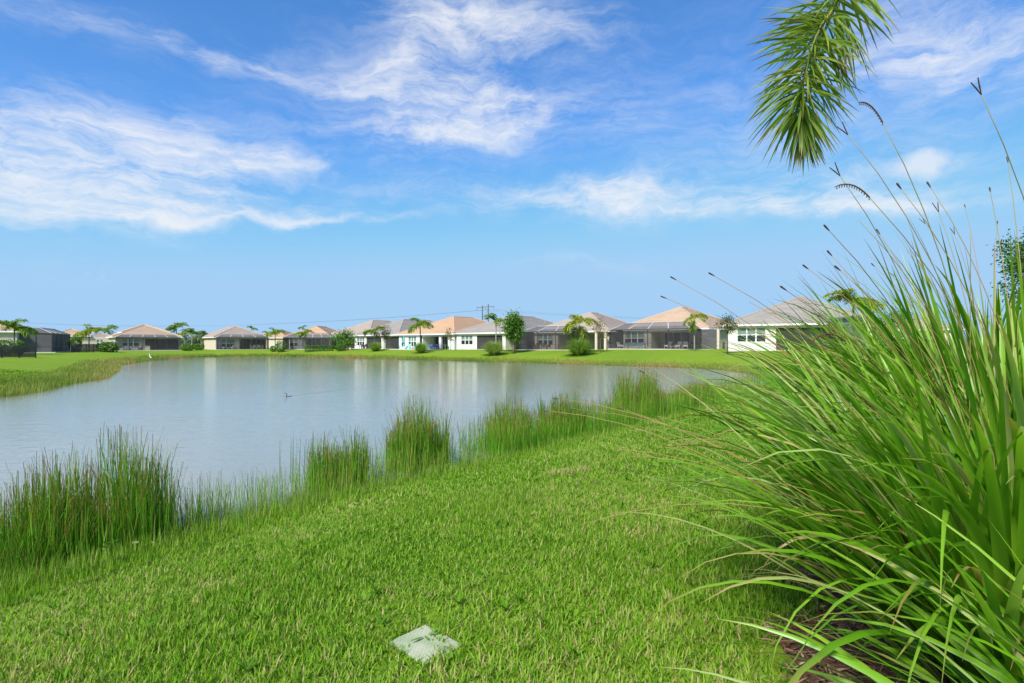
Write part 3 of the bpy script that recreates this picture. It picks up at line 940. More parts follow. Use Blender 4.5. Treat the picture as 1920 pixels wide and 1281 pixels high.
def chair(pos, rz, mat, label, name='patio_chair', cush=None, group=None, low=False):
    r = empty(name, pos, rz, label, 'chair', group)
    w, sh = .62, (.36 if low else .44)
    MB().box(-w / 2, w / 2, -.3, .3, sh - .05, sh).build('seat', mat, r)
    b = MB()
    for i in range(5): b.bar((-w / 2 + .06 + i * .125, .27, sh + .003), (-w / 2 + .06 + i * .125, .27 + (.25 if low else .1), sh + (.62 if low else .55)), .10, .03)
    b.build('backrest', mat, r)
    for sx in (-1, 1):
        MB().box(sx * w / 2 - .04, sx * w / 2 + .04, -.34, .28, sh + .2, sh + .24).build('armrest', mat, r)
        MB().box(sx * (w / 2) - .03, sx * (w / 2) + .03, -.33, -.27, 0, sh + .198).build('leg', mat, r)
        MB().box(sx * (w / 2) - .03, sx * (w / 2) + .03, .21, .27, 0, sh + .198).build('leg', mat, r)
    if cush: MB().box(-w / 2 + .045, w / 2 - .045, -.29, .22, sh + .002, sh + .12).build('cushion', cush, r, bevel=.03)
    return r


def sofa(pos, rz, n, mat, cush, label, wid=.75):
    r = empty('patio_sofa', pos, rz, label, 'sofa')
    W = n * wid
    MB().box(-W / 2, W / 2, -.4, .4, .12, .34).build('base', mat, r, bevel=.02)
    MB().box(-W / 2, W / 2, .3, .44, .342, .82).build('backrest', mat, r, bevel=.03)
    for sx in (-1, 1):
        MB().box(sx * (W / 2 + .06) - .06, sx * (W / 2 + .06) + .06, -.4, .44, .12, .6).build('armrest', mat, r, bevel=.03)
        for yy in (-.34, .36): MB().box(sx * (W / 2 - .06) - .03, sx * (W / 2 - .06) + .03, yy - .03, yy + .03, 0, .118).build('leg', 'bronze', r)
    for i in range(n):
        a = -W / 2 + i * wid
        MB().box(a + .02, a + wid - .02, -.41, .25, .345, .48).build('seat_cushion', cush, r, bevel=.04)
        MB().box(a + .03, a + wid - .03, .13, .295, .485, .88).build('back_cushion', cush, r, bevel=.05)


def table(pos, rz, w, d, ht, mat, label, round_=False, group=None):
    r = empty('patio_table', pos, rz, label, 'table', group)
    m = MB()
    if round_:
        m.tube([(0, 0, ht - .04), (0, 0, ht)], w / 2, 20)
    else: m.box(-w / 2, w / 2, -d / 2, d / 2, ht - .04, ht)
    m.build('tabletop', mat, r)
    k = .30 if round_ else .42
    for sx in (-1, 1):
        for sy in (-1, 1):
            MB().bar((sx * w * k, sy * d * k, 0), (sx * w * k, sy * d * k, ht - .042), .05).build('leg', mat, r)


def lounger(pos, rz, mat, cush, label, group=None):
    r = empty('sun_lounger', pos, rz, label, 'sun lounger', group)
    MB().box(-.33, .33, -.95, .5, .26, .32).build('frame', mat, r)
    for sx in (-1, 1):
        for yy in (-.85, .4): MB().box(sx * .28 - .03, sx * .28 + .03, yy - .03, yy + .03, 0, .258).build('leg', mat, r)
    MB().box(-.3, .3, -.93, .3, .322, .42).build('seat_cushion', cush, r, bevel=.03)
    m = MB(); m.bar((0, .34, .40), (0, .78, .86), .6, .1); m.build('back_cushion', cush, r, bevel=.03)


rk = math.atan2(hk.u.y, hk.u.x)
sofa(on(hk, 1190, 2.6), rk, 4, 'wicker_grey', 'cushion_teal', 'long grey sofa with teal-grey cushions under the triple window in the screen cage')
chair(on(hk, 1163, 1.6), rk + 1.2, 'wicker_grey', 'grey armchair turned towards the long sofa in the screen cage', cush='cushion_pale', low=True)
chair(on(hk, 1252, 1.9), rk - .3, 'wicker_grey', 'wicker armchair with pale cushion by the glass sliders', cush='cushion_pale', low=True)
chair(on(hk, 1272, 1.9), rk, 'wicker_grey', 'middle wicker armchair with pale cushion by the glass sliders', cush='cushion_pale', low=True)
chair(on(hk, 1285, 1.9), rk + .4, 'wicker_grey', 'wicker armchair with pale cushion next to the cage corner post', cush='cushion_pale', low=True)
table(on(hk, 1264, .9), rk, 1.1, .6, .38, 'pot_clay', 'low tan coffee table before the wicker armchairs')
table(on(hk, 1212, 1.6), rk, .6, .6, .42, 'slab', 'pale side table at the end of the long sofa')
rj = math.atan2(hj.u.y, hj.u.x)
table(on(hj, 1015, 1.8), rj, 1.5, .9, .74, 'dark_wood', 'dark dining table in the grey screened lanai')
for i, (p, y, rr) in enumerate(((1004, 1.7, 1.57), (1011, .9, 3.14), (1020, .9, 3.14), (1027, 1.8, -1.57))):
    chair(on(hj, p, y), rj + rr, 'dark_wood', 'dark dining chair drawn up to the table in the grey lanai', 'dining_chair', group='dining chairs in the grey lanai')
table(on(hj, 1050, 1.5), rj, 1.0, .5, .6, 'dark_wood', 'small dark console table beside the grey lanai opening')
rh = math.atan2(hh.u.y, hh.u.x)
chair(on(hh, 752, -1.2), rh - .5, 'paint_teal', 'teal slatted chair on the end of the mint house patio', low=True)
chair(on(hh, 766, -1.2), rh + .5, 'paint_teal', 'teal slatted chair under the triple window of the mint house', low=True)
table(on(hh, 759, -1.4), rh, .9, .9, .5, 'paint_white', 'round white table between the teal chairs', True)
lounger(on(hh, 806, -.9), rh + .5, 'paint_white', 'paint_blue', 'blue cushioned lounger beside the palm bush', None)
lounger(on(hh, 816, -.9), rh + .5, 'paint_white', 'paint_blue', 'blue cushioned lounger by the patio pillar', None)
table(on(hh, 834, -.6), rh, 1.1, .7, .8, 'wicker_grey', 'grey grill counter in front of the peach roofed lanai')
r = empty('patio_umbrella', on(hh, 757, -1.7), 0, 'folded teal umbrella standing by the teal chairs', 'umbrella')
MB().tube([(0, 0, 0), (0, 0, 2.45)], .025, 8).build('pole', 'paint_white', r)
MB().tube([(0, 0, 1.1), (0, 0, 1.25), (.02, 0, 1.8), (0, 0, 2.4)], [.16, .2, .15, .03], 10).build('canopy', 'paint_teal', r, smooth=True)
MB().tube([(0, 0, 0), (0, 0, .08)], .25, 14).build('base', 'slab', r)
rg = math.atan2(hg.u.y, hg.u.x)
chair(on(hg, 678, -.6), rg, 'bronze', 'black metal chair on the slab of the two-lanai white house')
chair(on(hg, 684, -.6), rg, 'bronze', 'black metal chair next to the corner of the unlit lanai')
rc = math.atan2(hc.u.y, hc.u.x)
sofa(on(hc, 241, -.5), rc, 4, 'wicker_grey', 'wicker_grey', 'grey patio sofa under the triple window of the orange roofed house', .7)
chair(on(hc, 258, -.5), rc - 1.3, 'wicker_grey', 'grey armchair at the end of the orange roofed house patio', cush='wicker_grey', low=True)
table(on(hc, 238, -1.2), rc, 1.3, .4, .35, 'dark_wood', 'dark low table in front of the grey patio sofa')
for p, y, a in ((302, 1.2, .4), (310, .8, -.3)):
    chair(on(hc, p, y), rc + a, 'paint_blue', 'blue slatted chair before the glass doors of the orange roofed house lanai', low=True, group='blue chairs before the glass doors')
for p, y, a in ((325, .9, .3), (331, 1.0, -.2)):
    chair(on(hc, p, y), rc + a, 'paint_blue', 'blue slatted chair by the lanai end pillar', low=True, group='blue chairs by the lanai end pillar')
table(on(hc, 318, 1.0), rc, .6, .6, .45, 'paint_white', 'small pale table between the blue chairs')
chair(on(hc, 291, 1.4), rc, 'wicker_grey', 'pale grey chair beside the blue chairs on the lanai', cush='cushion_pale')
r = empty('planter_box', on(hc, 275, -.6), rc, 'beige planter box at the lanai edge of the orange roofed house', 'planter')
MB().box(-.55, .55, -.2, .2, 0, .8).build('box', 'stucco_cream', r, bevel=.02)
MB().box(-.6, .6, -.24, .24, .802, .88).build('rim', 'stucco_cream', r, bevel=.01)
rd = math.atan2(hd.u.y, hd.u.x)
table(on(hd, 480, 1.7), rd, 1.9, .9, .74, 'pot_clay', 'long brown dining table on the grey house patio')
for p, a in ((472, 1.57), (477, 3.14), (484, 3.14), (490, -1.57)):
    chair(on(hd, p, .9), rd + a, 'wicker_grey', 'brown-grey dining chair at the long brown table', 'dining_chair', group='chairs at the long brown table')
for p, a in ((418, .8), (436, -.8)):
    chair(on(hd, p, .7), rd + a, 'wicker_grey', 'grey lounge chair under the triple window of the grey house', low=True, cush='cushion_pale', group='lounge chairs under the grey house window')
table(on(hd, 427, .6), rd, .9, .6, .45, 'bronze', 'black low table between two lounge chairs')
for p, a in ((453, .3), (459, -.3)):
    chair(on(hd, p, 1.6), rd + a, 'bronze', 'dark armchair before the glass sliders of the grey house', low=True, group='dark armchairs before the grey house sliders')
rl = math.atan2(hl.u.y, hl.u.x)
chair(on(hl, 1466, 1.2), rl + 1, 'bronze', 'dark chair just inside the wide screened lanai', cush='wicker_grey', low=True)
for p in (650, 657):
    q = at(p, 103)
    r = empty('plant_pot', q, 0, 'tan clay pot on the lawn beside the round leafy tree', 'pot', 'clay pots beside the round tree')
    MB().tube([(0, 0, 0), (0, 0, .1), (0, 0, .45)], [.16, .18, .27], 14).build('body', 'pot_clay', r, smooth=True)
    MB().tube([(0, 0, .452), (0, 0, .52)], .3, 14).build('rim', 'pot_clay', r)

# ------------------------------------------------------------------ fences


def fence(p0, p1, label, ht=1.25, step=2.0):
    L = (p1 - p0).length
    d = (p1 - p0) / L
    r = empty('metal_fence', p0, 0, label, 'fence')
    n = max(1, round(L / step))
    pos = []
    for i in range(n + 1):
        q = p0 + d * (L * i / n); z = gz(q.x, q.y)
        pos.append(Vector((q.x - p0.x, q.y - p0.y, z - p0.z)))
        MB().box(pos[i].x - .04, pos[i].x + .04, pos[i].y - .04, pos[i].y + .04, pos[i].z - .2, pos[i].z + ht + .06).build('post', 'bronze', r)
    for i in range(n):
        for zz in (.12, ht): MB().bar(pos[i] + d * .04 + Vector((0, 0, zz)), pos[i + 1] - d * .04 + Vector((0, 0, zz)), .04, .05).build('rail', 'bronze', r)
        k = int((L / n) / .095); m = MB()
        for j in range(1, k):
            a = pos[i].lerp(pos[i + 1], j / k)
            m.bar(a + Vector((0, 0, .05)), a + Vector((0, 0, ht + .04)), .022)
        tag(m.build('pickets', 'bronze', r), kind='stuff')
        m = MB(); nn = Vector((-d.y, d.x, 0)) * .03
        a, b = pos[i] + nn + d * .05, pos[i + 1] + nn - d * .05
        m.quad(a + Vector((0, 0, .1)), b + Vector((0, 0, .1)), b + Vector((0, 0, ht - .05)), a + Vector((0, 0, ht - .05)))
        m.build('mesh_panel', 'screen_dense', r)
    return r


fence(at(-70, 50), at(67, 58), 'long black metal fence before the tan roofed house cage')
fence(at(133, 79), at(188, 86), 'shorter black metal fence between the dark cage and the round bush')

# ------------------------------------------------------------------ trees, palms, shrubs


def frond_mesh(L, droop, lift, nl, leaf_l, leaf_w, plume=0.0):
    """arched rachis in local +x with leaflets; returns mesh"""
    n = 12
    t = np.linspace(0, 1, n + 1)
    ang = lift - droop * t ** 1.4
    ds = L / n
    x = np.concatenate([[0], np.cumsum(np.cos((ang[1:] + ang[:-1]) / 2) * ds)]); z = np.concatenate([[0], np.cumsum(np.sin((ang[1:] + ang[:-1]) / 2) * ds)])
    V = []; F = []; T = []; Rn = []
    def rib(A, B, C, w, tn):
        # 3-station ribbon A->B->C with width vector w
        b = len(V)
        for P, k, rr in ((A, .5, 0), (B, 1, .5), (C, .05, 1)):
            V.append(P - w * k); V.append(P + w * k); T.extend((tn, tn)); Rn.extend((rr, rr))
        F.append((b, b + 1, b + 3, b + 2)); F.append((b + 2, b + 3, b + 5, b + 4))
    for i in range(n):       # rachis
        r = .022 * (1 - t[i] * .85)
        A, B = np.array([x[i], 0, z[i]]), np.array([x[i + 1], 0, z[i + 1]])
        b = len(V)
        for P in (A, B):
            for q in ((0, -r, 0), (0, r, 0)): V.append(P + np.array(q)); T.append(.8); Rn.append(0)
        F.append((b, b + 1, b + 3, b + 2))
    for k in range(nl):
        s = .14 + .86 * (k + .5) / nl
        i = min(n - 1, int(s * n)); fr = s * n - i
        P = np.array([x[i] + (x[i + 1] - x[i]) * fr, 0, z[i] + (z[i + 1] - z[i]) * fr])
        tg = np.array([x[i + 1] - x[i], 0, z[i + 1] - z[i]]); tg /= np.linalg.norm(tg)
        up = np.array([-tg[2], 0, tg[0]])
        for sd in (-1, 1):
            a = rng.uniform(-plume, plume) + .25
            side = np.array([0, sd * math.cos(a), 0]) + up * math.sin(a)
            l = leaf_l * (math.sin(math.pi * min(1, .18 + s * .78)) ** .6) * rng.uniform(.85, 1.1)
            dr = side * .8 + tg * .6; dr /= np.linalg.norm(dr)
            B = P + dr * l * .5; C = P + dr * l * .93 - np.array([0, 0, l * .32])
            w = np.cross(dr, np.array([rng.normal() * .3, rng.normal() * .3, 1.0])); w /= np.linalg.norm(w)
            rib(P, B, C, w * leaf_w / 2, float(np.clip(rng.beta(2, 2.2), 0, 1)))
    return np_mesh('frond', np.array(V), np.array(F), T, Rn)


FR = {}


def palm(px, d, crown_py, label, span_px, mat='frond', nf=11, trunk_r=.10, droop=1.7, tilt=0, py_base=None, skirt=0, name='palm_tree'):
    b = at(px, d)
    H = hz(crown_py, d) - b.z
    L = span_px / FPX * d / 2 * 1.36
    r = empty(name, b, random.random() * 6, label, 'palm tree')
    tr = MB()
    n = 7
    pts = [(tilt * (i / n) ** 2, 0, H * i / n) for i in range(n + 1)]
    tr.tube([(0, 0, -.2)] + pts[1:], [trunk_r * 1.5] + [trunk_r * (1.15 - .35 * i / n) for i in range(1, n + 1)], 9)
    tr.build('trunk', 'palm_bark', r, smooth=True)
    cs = MB(); cs.tube([(tilt, 0, H - .02), (tilt, 0, H + .3 * L), (tilt, 0, H + .42 * L)], [trunk_r * .85, trunk_r * .7, trunk_r * .2], 8)
    cs.build('crownshaft', mat, r, smooth=True)
    for k in range(nf):
        up = k / nf
        lift = 1.25 - 1.0 * ((k * .618) % 1)
        if k < skirt: lift = -.5
        dd = droop * random.uniform(.85, 1.15)
        me = frond_mesh(L * 1.25 * random.uniform(.85, 1.1), dd, lift, 30, L * .46, L * .07, .5)
        f = link('frond', me, mat, r, (tilt, 0, H + .28 * L))
        f.rotation_euler = (0, 0, k * 2.399 + random.uniform(-.2, .2))
    return r


palm(27, 66, 627, 'bushy palm standing behind the long black fence', 44, 'frond', 12)
palm(167, 92, 634, 'yellow-green palm behind the shorter black fence', 36, 'frond_yellow', 11)
palm(203, 135, 626, 'distant palm rising behind the cream wall by the round bush', 26, 'frond', 9)
palm(331, 128, 622, 'dark palm showing over the end of the orange roof', 26, 'frond', 12, droop=1.4)
palm(346, 124, 634, 'yellow-green palm in the thicket past the orange roofed house', 24, 'frond_yellow', 9)
palm(360, 122, 632, 'tall green palm in the thicket past the orange roofed house', 26, 'frond', 9)
palm(384, 126, 634, 'green palm touching the cream side wall of the grey house', 22, 'frond', 9)
palm(472, 138, 620, 'palm top peeking over the pinkish roof ridge', 14, 'frond', 7)
palm(503, 128, 634, 'yellow palm behind the screened patio corner', 20, 'frond_yellow', 8)
palm(516, 110, 631, 'slim palm with two bushes at its foot between two houses', 24, 'frond', 10, .09)
palm(567, 140, 618, 'palm top just over the peach roof ridge', 12, 'frond', 7)
palm(572, 105, 633, 'slim palm in front of the clipped hedge', 25, 'frond', 10, .08)
palm(702, 98, 630, 'palm leaning over a grassy bush before the unlit lanais', 28, 'frond', 10, .09)
palm(788, 89, 620, 'full palm growing out of a grassy bush by the mint house', 36, 'frond', 12, .11, 1.8)
palm(930, 78, 612, 'slim palm with few curved fronds over a pale grassy bush', 34, 'frond', 7, .09, 1.6)
palm(1086, 70, 618, 'yellow drooping palm above a bright grassy bush', 48, 'frond_yellow', 12, .09, 1.9, skirt=3)
palm(1302, 65, 606, 'small yellow palm with drooping fronds at the cage corner', 34, 'frond_yellow', 8, .07, 2.1, skirt=2)
palm(1600, 52, 585, 'broad palm beside the grey roof of the white house', 64, 'frond_yellow', 13, .12, 1.6)


def tree(px, d, top_py, bot_py, wid_px, label, mat='leaf_green', bark='bark', nleaf=1500, leaf_s=.2, clumps=16, stems=1, spread=1.0, seed=0, name='tree', trunk_r=.07, shape='oval', density=.33):
    rr = np.random.default_rng(seed + int(px))
    b = at(px, d)
    top = hz(top_py, d) - b.z; bot = max(.25, hz(bot_py, d) - b.z)
    W = wid_px / FPX * d / 2
    r = empty(name, b, 0, label, 'tree' if name == 'tree' else 'sapling')
    m = MB()
    cz, hh_ = (top + bot) / 2, (top - bot) / 2
    cs = []
    for k in range(clumps):
        while True:
            q = rr.uniform(-1, 1, 3)
            if (q ** 2).sum() < 1: break
        if shape == 'vase': q[:2] *= .35 + .65 * (q[2] + 1) / 2
        if shape == 'upright': q[:2] *= 1.05 - .45 * abs(q[2])
        cs.append((q[0] * W * .85, q[1] * W * .85, cz + q[2] * hh_ * .88))
    for s in range(stems):
        a = 6.28 * s / stems + .5
        ox, oy = (0, 0) if stems == 1 else (.12 * math.cos(a), .12 * math.sin(a))
        m.tube([(ox, oy, -.15), (ox * 1.2 + .03, oy * 1.2, bot * .55), (ox * 2.5, oy * 2.5, bot + (top - bot) * .35), (ox * 4, oy * 4, bot + (top - bot) * .8)],
               [trunk_r * 1.3, trunk_r, trunk_r * .7, trunk_r * .2], 8)
    for c in cs:
        z0 = bot * .8 + (c[2] - bot * .8) * .45 if c[2] > bot else bot * .7
        z0 = min(z0, c[2])
        m.tube([(0, 0, z0), (c[0] * .5, c[1] * .5, z0 + (c[2] - z0) * .65), c], [trunk_r * .4, trunk_r * .26, trunk_r * .1], 5)
    m.build('trunk', bark, r, smooth=True)
    per = nleaf // clumps
    C = []; tn = []
    for c in cs:
        q = rr.normal(size=(per, 3)) * np.array([W * density, W * density, hh_ * density * .8])
        C.append(np.array(c) + q)
        tn.append(np.clip(rr.uniform(.25, .75) + rr.normal(size=per) * .2, 0, 1))
    C = np.concatenate(C); tn = np.concatenate(tn)
    C[:, 2] = np.maximum(C[:, 2], .1)
    me = leaf_quads('crown', C, rr.uniform(.7, 1.3, len(C)) * leaf_s, tn)
    link('crown', me, mat, r)
    return r


tree(963, 76, 584, 640, 42, 'upright multi-stemmed green tree between the two grey lanais', nleaf=4600, leaf_s=.30, clumps=34, stems=3, seed=3, shape='upright', density=.24)
tree(647, 105, 619, 650, 40, 'round leafy tree with two clay pots beside it', nleaf=2400, leaf_s=.3, clumps=22, seed=1)
tree(720, 99, 611, 640, 28, 'open branched tree before the white pillar of the double lanai', 'leaf_olive', nleaf=800, leaf_s=.24, clumps=16, seed=5, density=.24)
tree(845, 88, 610, 641, 24, 'thin bronze-leaved sapling at the corner of the peach roofed house', 'leaf_bronze', nleaf=420, leaf_s=.2, clumps=14, seed=2, name='sapling', trunk_r=.045, density=.22)
tree(1125, 69, 596, 641, 34, 'bronze and green sapling before the cream columns', 'leaf_bronze', nleaf=700, leaf_s=.17, clumps=16, seed=4, name='sapling', trunk_r=.045, density=.25)
tree(1364, 57, 586, 628, 44, 'dark trunked sapling at the corner of the white house', 'leaf_olive', 'dark_bark', nleaf=1100, leaf_s=.17, clumps=18, seed=6, name='sapling', trunk_r=.05, density=.25)
tree(1950, 15.5, 400, 600, 150, 'open crowned tree behind the tall ornamental grass', 'leaf_green', nleaf=3600, leaf_s=.10, clumps=60, seed=9, trunk_r=.09, density=.11)
for i, (px, d, t, b_, w, lab) in enumerate(((322, 150, 627, 650, 36, 'dark bushy tree behind the lanai end of the orange roof'), (372, 140, 630, 652, 40, 'dense green tree in the thicket past the blue chairs'),
                                          (398, 160, 632, 650, 34, 'far green tree against the sky by the grey house'), (345, 170, 631, 652, 50, 'far broad tree at the back of the thicket'),
                                          (1660, 44, 588, 640, 80, 'dark green tree behind the tall grass by the white house'))):
    tree(px, d, t, b_, w, lab, 'leaf_olive' if i % 2 else 'leaf_green', nleaf=1600, leaf_s=.38 if d > 100 else .2, clumps=16, seed=20 + i)


def shrub(px, d, py_top, wid_px, label, mat='leaf_green', n=1400, ls=.16, name='shrub', squash=1.0):
    b = at(px, d)
    W = wid_px / FPX * d / 2; H = hz(py_top, d) - b.z
    r = empty(name, b, 0, label, 'shrub')
    st = MB()
    for k in range(6):
        a = k * 1.05
        st.tube([(.05 * math.cos(a), .05 * math.sin(a), -.1), (W * .4 * math.cos(a), W * .4 * math.sin(a), H * .6)], [.03, .01], 5)
    st.build('stem', 'bark', r)
    q = rng.normal(size=(n, 3)); q /= np.linalg.norm(q, axis=1)[:, None]
    rad = rng.uniform(.55, 1.0, n) ** .5 * (1 + .13 * np.sin(q[:, 0] * 7 + q[:, 2] * 5) + .1 * np.sin(q[:, 1] * 9))
    C = q * rad[:, None] * np.array([W, W, H * .55]); C[:, 2] += H * .48
    C[:, 2] = np.maximum(C[:, 2], .05)
    link('foliage', leaf_quads('foliage', C, rng.uniform(.7, 1.3, n) * ls, np.clip(rng.normal(.5, .22, n), 0, 1)), mat, r)


shrub(203, 86, 642, 32, 'rounded dark green bush at the end of the shorter black fence', n=1600, ls=.28)
shrub(351, 104, 645, 22, 'low dark bush beside the orange roofed house slab', n=900, ls=.24)
shrub(373, 110, 644, 18, 'bright green bush near the cream side wall', n=800, ls=.24)
shrub(526, 107, 640, 18, 'bright rounded bush to one side of the slim palm foot', n=900, ls=.24)
shrub(512, 108, 649, 12, 'tiny bush at the foot of the slim palm', n=500, ls=.2)
shrub(638, 102, 645, 20, 'low green bush under the round leafy tree', n=900, ls=.24)
shrub(10, 62, 637, 30, 'green bush showing over the long black fence', n=1200, ls=.2)
shrub(36, 64, 638, 16, 'light green bush beside the bushy palm behind the fence', n=700, ls=.2)
shrub(141, 84, 633, 20, 'broad leaved bush behind the shorter black fence', n=900, ls=.28)
# clipped hedge
p0, p1 = at(572, 104), at(625, 104)
r = empty('hedge', p0, 0, 'long clipped green hedge in front of the dark screen cage', 'hedge')
nh = 3200
C = np.stack([U(0, p1.x - p0.x, nh), U(-.45, .45, nh), U(.05, 1.25, nh)], 1)
edge = rng.integers(0, 3, nh)
C[edge == 0, 2] = U(1.1, 1.3, (edge == 0).sum()); C[edge == 1, 1] = U(-.5, -.35, (edge == 1).sum())
link('foliage', leaf_quads('foliage', C, U(.12, .26, nh), np.clip(rng.normal(.5, .22, nh), 0, 1)), 'leaf_green', r)
m = MB()
for k in range(14): m.tube([(.2 + k * .4, 0, -.1), (.25 + k * .4, 0, .9)], [.03, .012], 5)
m.build('stem', 'bark', r)


def grass_bush(px, d, py_top, wid_px, label, n=900, pale=0.0):
    b = at(px, d)
    W = wid_px / FPX * d / 2; H = hz(py_top, d) - b.z
    r = empty('ornamental_grass', b, 0, label, 'grass clump')
    az = U(0, 6.283, n); br = U(0, .3, n) * W
    base = np.stack([br * np.cos(az), br * np.sin(az), np.full(n, -.03)], 1)
    lean = U(.02, .95, n)
    ln = H * U(.95, 1.25, n) * (1 + .15 * lean)
    me = blades_mesh('foliage', base, az + U(-.4, .4, n), lean, ln, U(.025, .05, n), U(.5, 1.5, n), np.clip(rng.normal(.5 + pale, .25, n), 0, 1), 5)
    link('foliage', me, 'clump_far', r)


grass_bush(704, 96, 641, 25, 'rounded grassy bush at the foot of the palm by the two lanais', 900, .05)
grass_bush(789, 86.5, 641, 25, 'rounded grassy bush at the foot of the full palm', 900, 0)
grass_bush(926, 76, 638, 33, 'pale feathery grass bush at the foot of the slim palm', 1200, .25)
grass_bush(1085, 68, 634, 42, 'bright rounded grass bush under the yellow drooping palm', 1500, 0)

# ------------------------------------------------------------------ pylon
D = 400
pyl = empty('power_pylon', at(910, D), 0, 'distant twin-pole power pylon with a long crossarm above the roofs', 'pylon')
pyl.location.z = 1.2
for px, top in ((904.5, 573), (915.5, 570.5)):
    x = (px - 910) / FPX * D
    MB().tube([(x, 0, -1), (x, 0, hz(top, D) - 1.2)], [.55, .38], 8).build('pole', 'concrete_pole', pyl)
zA = hz(576, D) - 1.2
MB().bar((-6.6, 0, zA - .4), (6.6, 0, zA + .5), .5).build('crossarm', 'steel_grey', pyl)
for x in (-6.3, 0, 6.3):
    MB().tube([(x, 0, zA - .3 + x * .07), (x, 0, zA - 2.0 + x * .07)], .16, 6).build('insulator', 'steel_grey', pyl)
MB().bar((-2.2, 0, zA - 9), (2.2, 0, zA - 1), .2).build('brace', 'steel_grey', pyl)
for k, x in enumerate((-6.3, 0, 6.3)):
    a = Vector((pyl.location.x + x, D, 1.2 + zA - 2.0 + x * .07))
    for sgn, q in ((-1, Vector((-520, 520, 26))), (1, Vector((420, 330, 27)))):
        b = q + Vector((x * .5, x, 0))
        pts = [a.lerp(b, i / 24) - Vector((0, 0, 9 * 4 * (i / 24) * (1 - i / 24))) for i in range(25)]
        o = MB().tube(pts, .035, 4).build('power_line', 'steel_grey')
        tag(o, 'thin power line sagging away from the twin-pole pylon', 'power line', 'power lines of the pylon')

# ------------------------------------------------------------------ birds
b = at(538, 24.3); b.z = 0
o = MB(); B = Vector((b.x, b.y, 0))
path = [(.42, 0, -.05), (.3, 0, -.03), (.1, 0, -.02), (-.02, 0, .0), (-.03, 0, .08), (.0, 0, .15), (-.04, 0, .205), (-.10, 0, .215), (-.19, 0, .222)]
o.tube(path, [.01, .045, .05, .04, .024, .018, .024, .018, .004], 10)
o = o.build('water_bird', 'bird_black', smooth=True)
o.location = B; o.rotation_euler = (0, 0, R(20)); o.scale = (.7,) * 3
tag(o, 'black long-necked water bird swimming with its neck raised', 'bird')
b = at(282, 74.5); b.z = max(gz(b.x, b.y), 0)
r = empty('white_wading_bird', b, R(200), 'white wading bird standing upright at the water edge', 'bird')
MB().tube([(-.20, 0, .36), (-.10, 0, .46), (.03, 0, .58), (.10, 0, .72), (.08, 0, .88), (.10, 0, 1.02), (.15, 0, 1.05), (.19, 0, 1.045)], [.01, .07, .09, .045, .03, .028, .032, .02], 10).build('body', 'bird_white', r, smooth=True)
MB().tube([(.19, 0, 1.045), (.31, 0, 1.03)], [.015, .004], 6).build('beak', 'beak', r)
for s in (-1, 1): MB().tube([(0, s * .04, .52), (.03, s * .04, .28), (0, s * .04, -.05)], .012, 6).build('leg', 'bird_black', r)

# ------------------------------------------------------------------ near bank: valve box, mulch, lawn
BOX = gp(797, 1209)
BOXA = R(-47)


def in_box(x, y, margin):
    c, s_ = math.cos(-BOXA), math.sin(-BOXA)
    dx, dy = x - BOX.x, y - BOX.y
    return (np.abs(c * dx - s_ * dy) < .18 + margin) & (np.abs(s_ * dx + c * dy) < .125 + margin)


# clumps of tall ornamental grass: centre, base radius
CL = [Vector((2.38, 2.40, 0)), Vector((3.45, 3.75, 0)), Vector((4.9, 5.5, 0)), Vector((1.80, 1.12, 0))]
for c in CL: c.z = gz(c.x, c.y)
MUL = [(2.25, 2.0, 1.1, 1.1), (2.9, 2.95, 1.2, 1.1), (4.3, 4.7, 1.3, 1.3)]


def mulch_f(x, y):
    f = np.full(np.shape(x), 9.0)
    for (cx, cy, rx, ry) in MUL:
        f = np.minimum(f, np.sqrt(((x - cx) / rx) ** 2 + ((y - cy) / ry) ** 2))
    return f + .05 * np.sin(x * 9 + y * 4) + .04 * np.sin(y * 13 - x * 5)


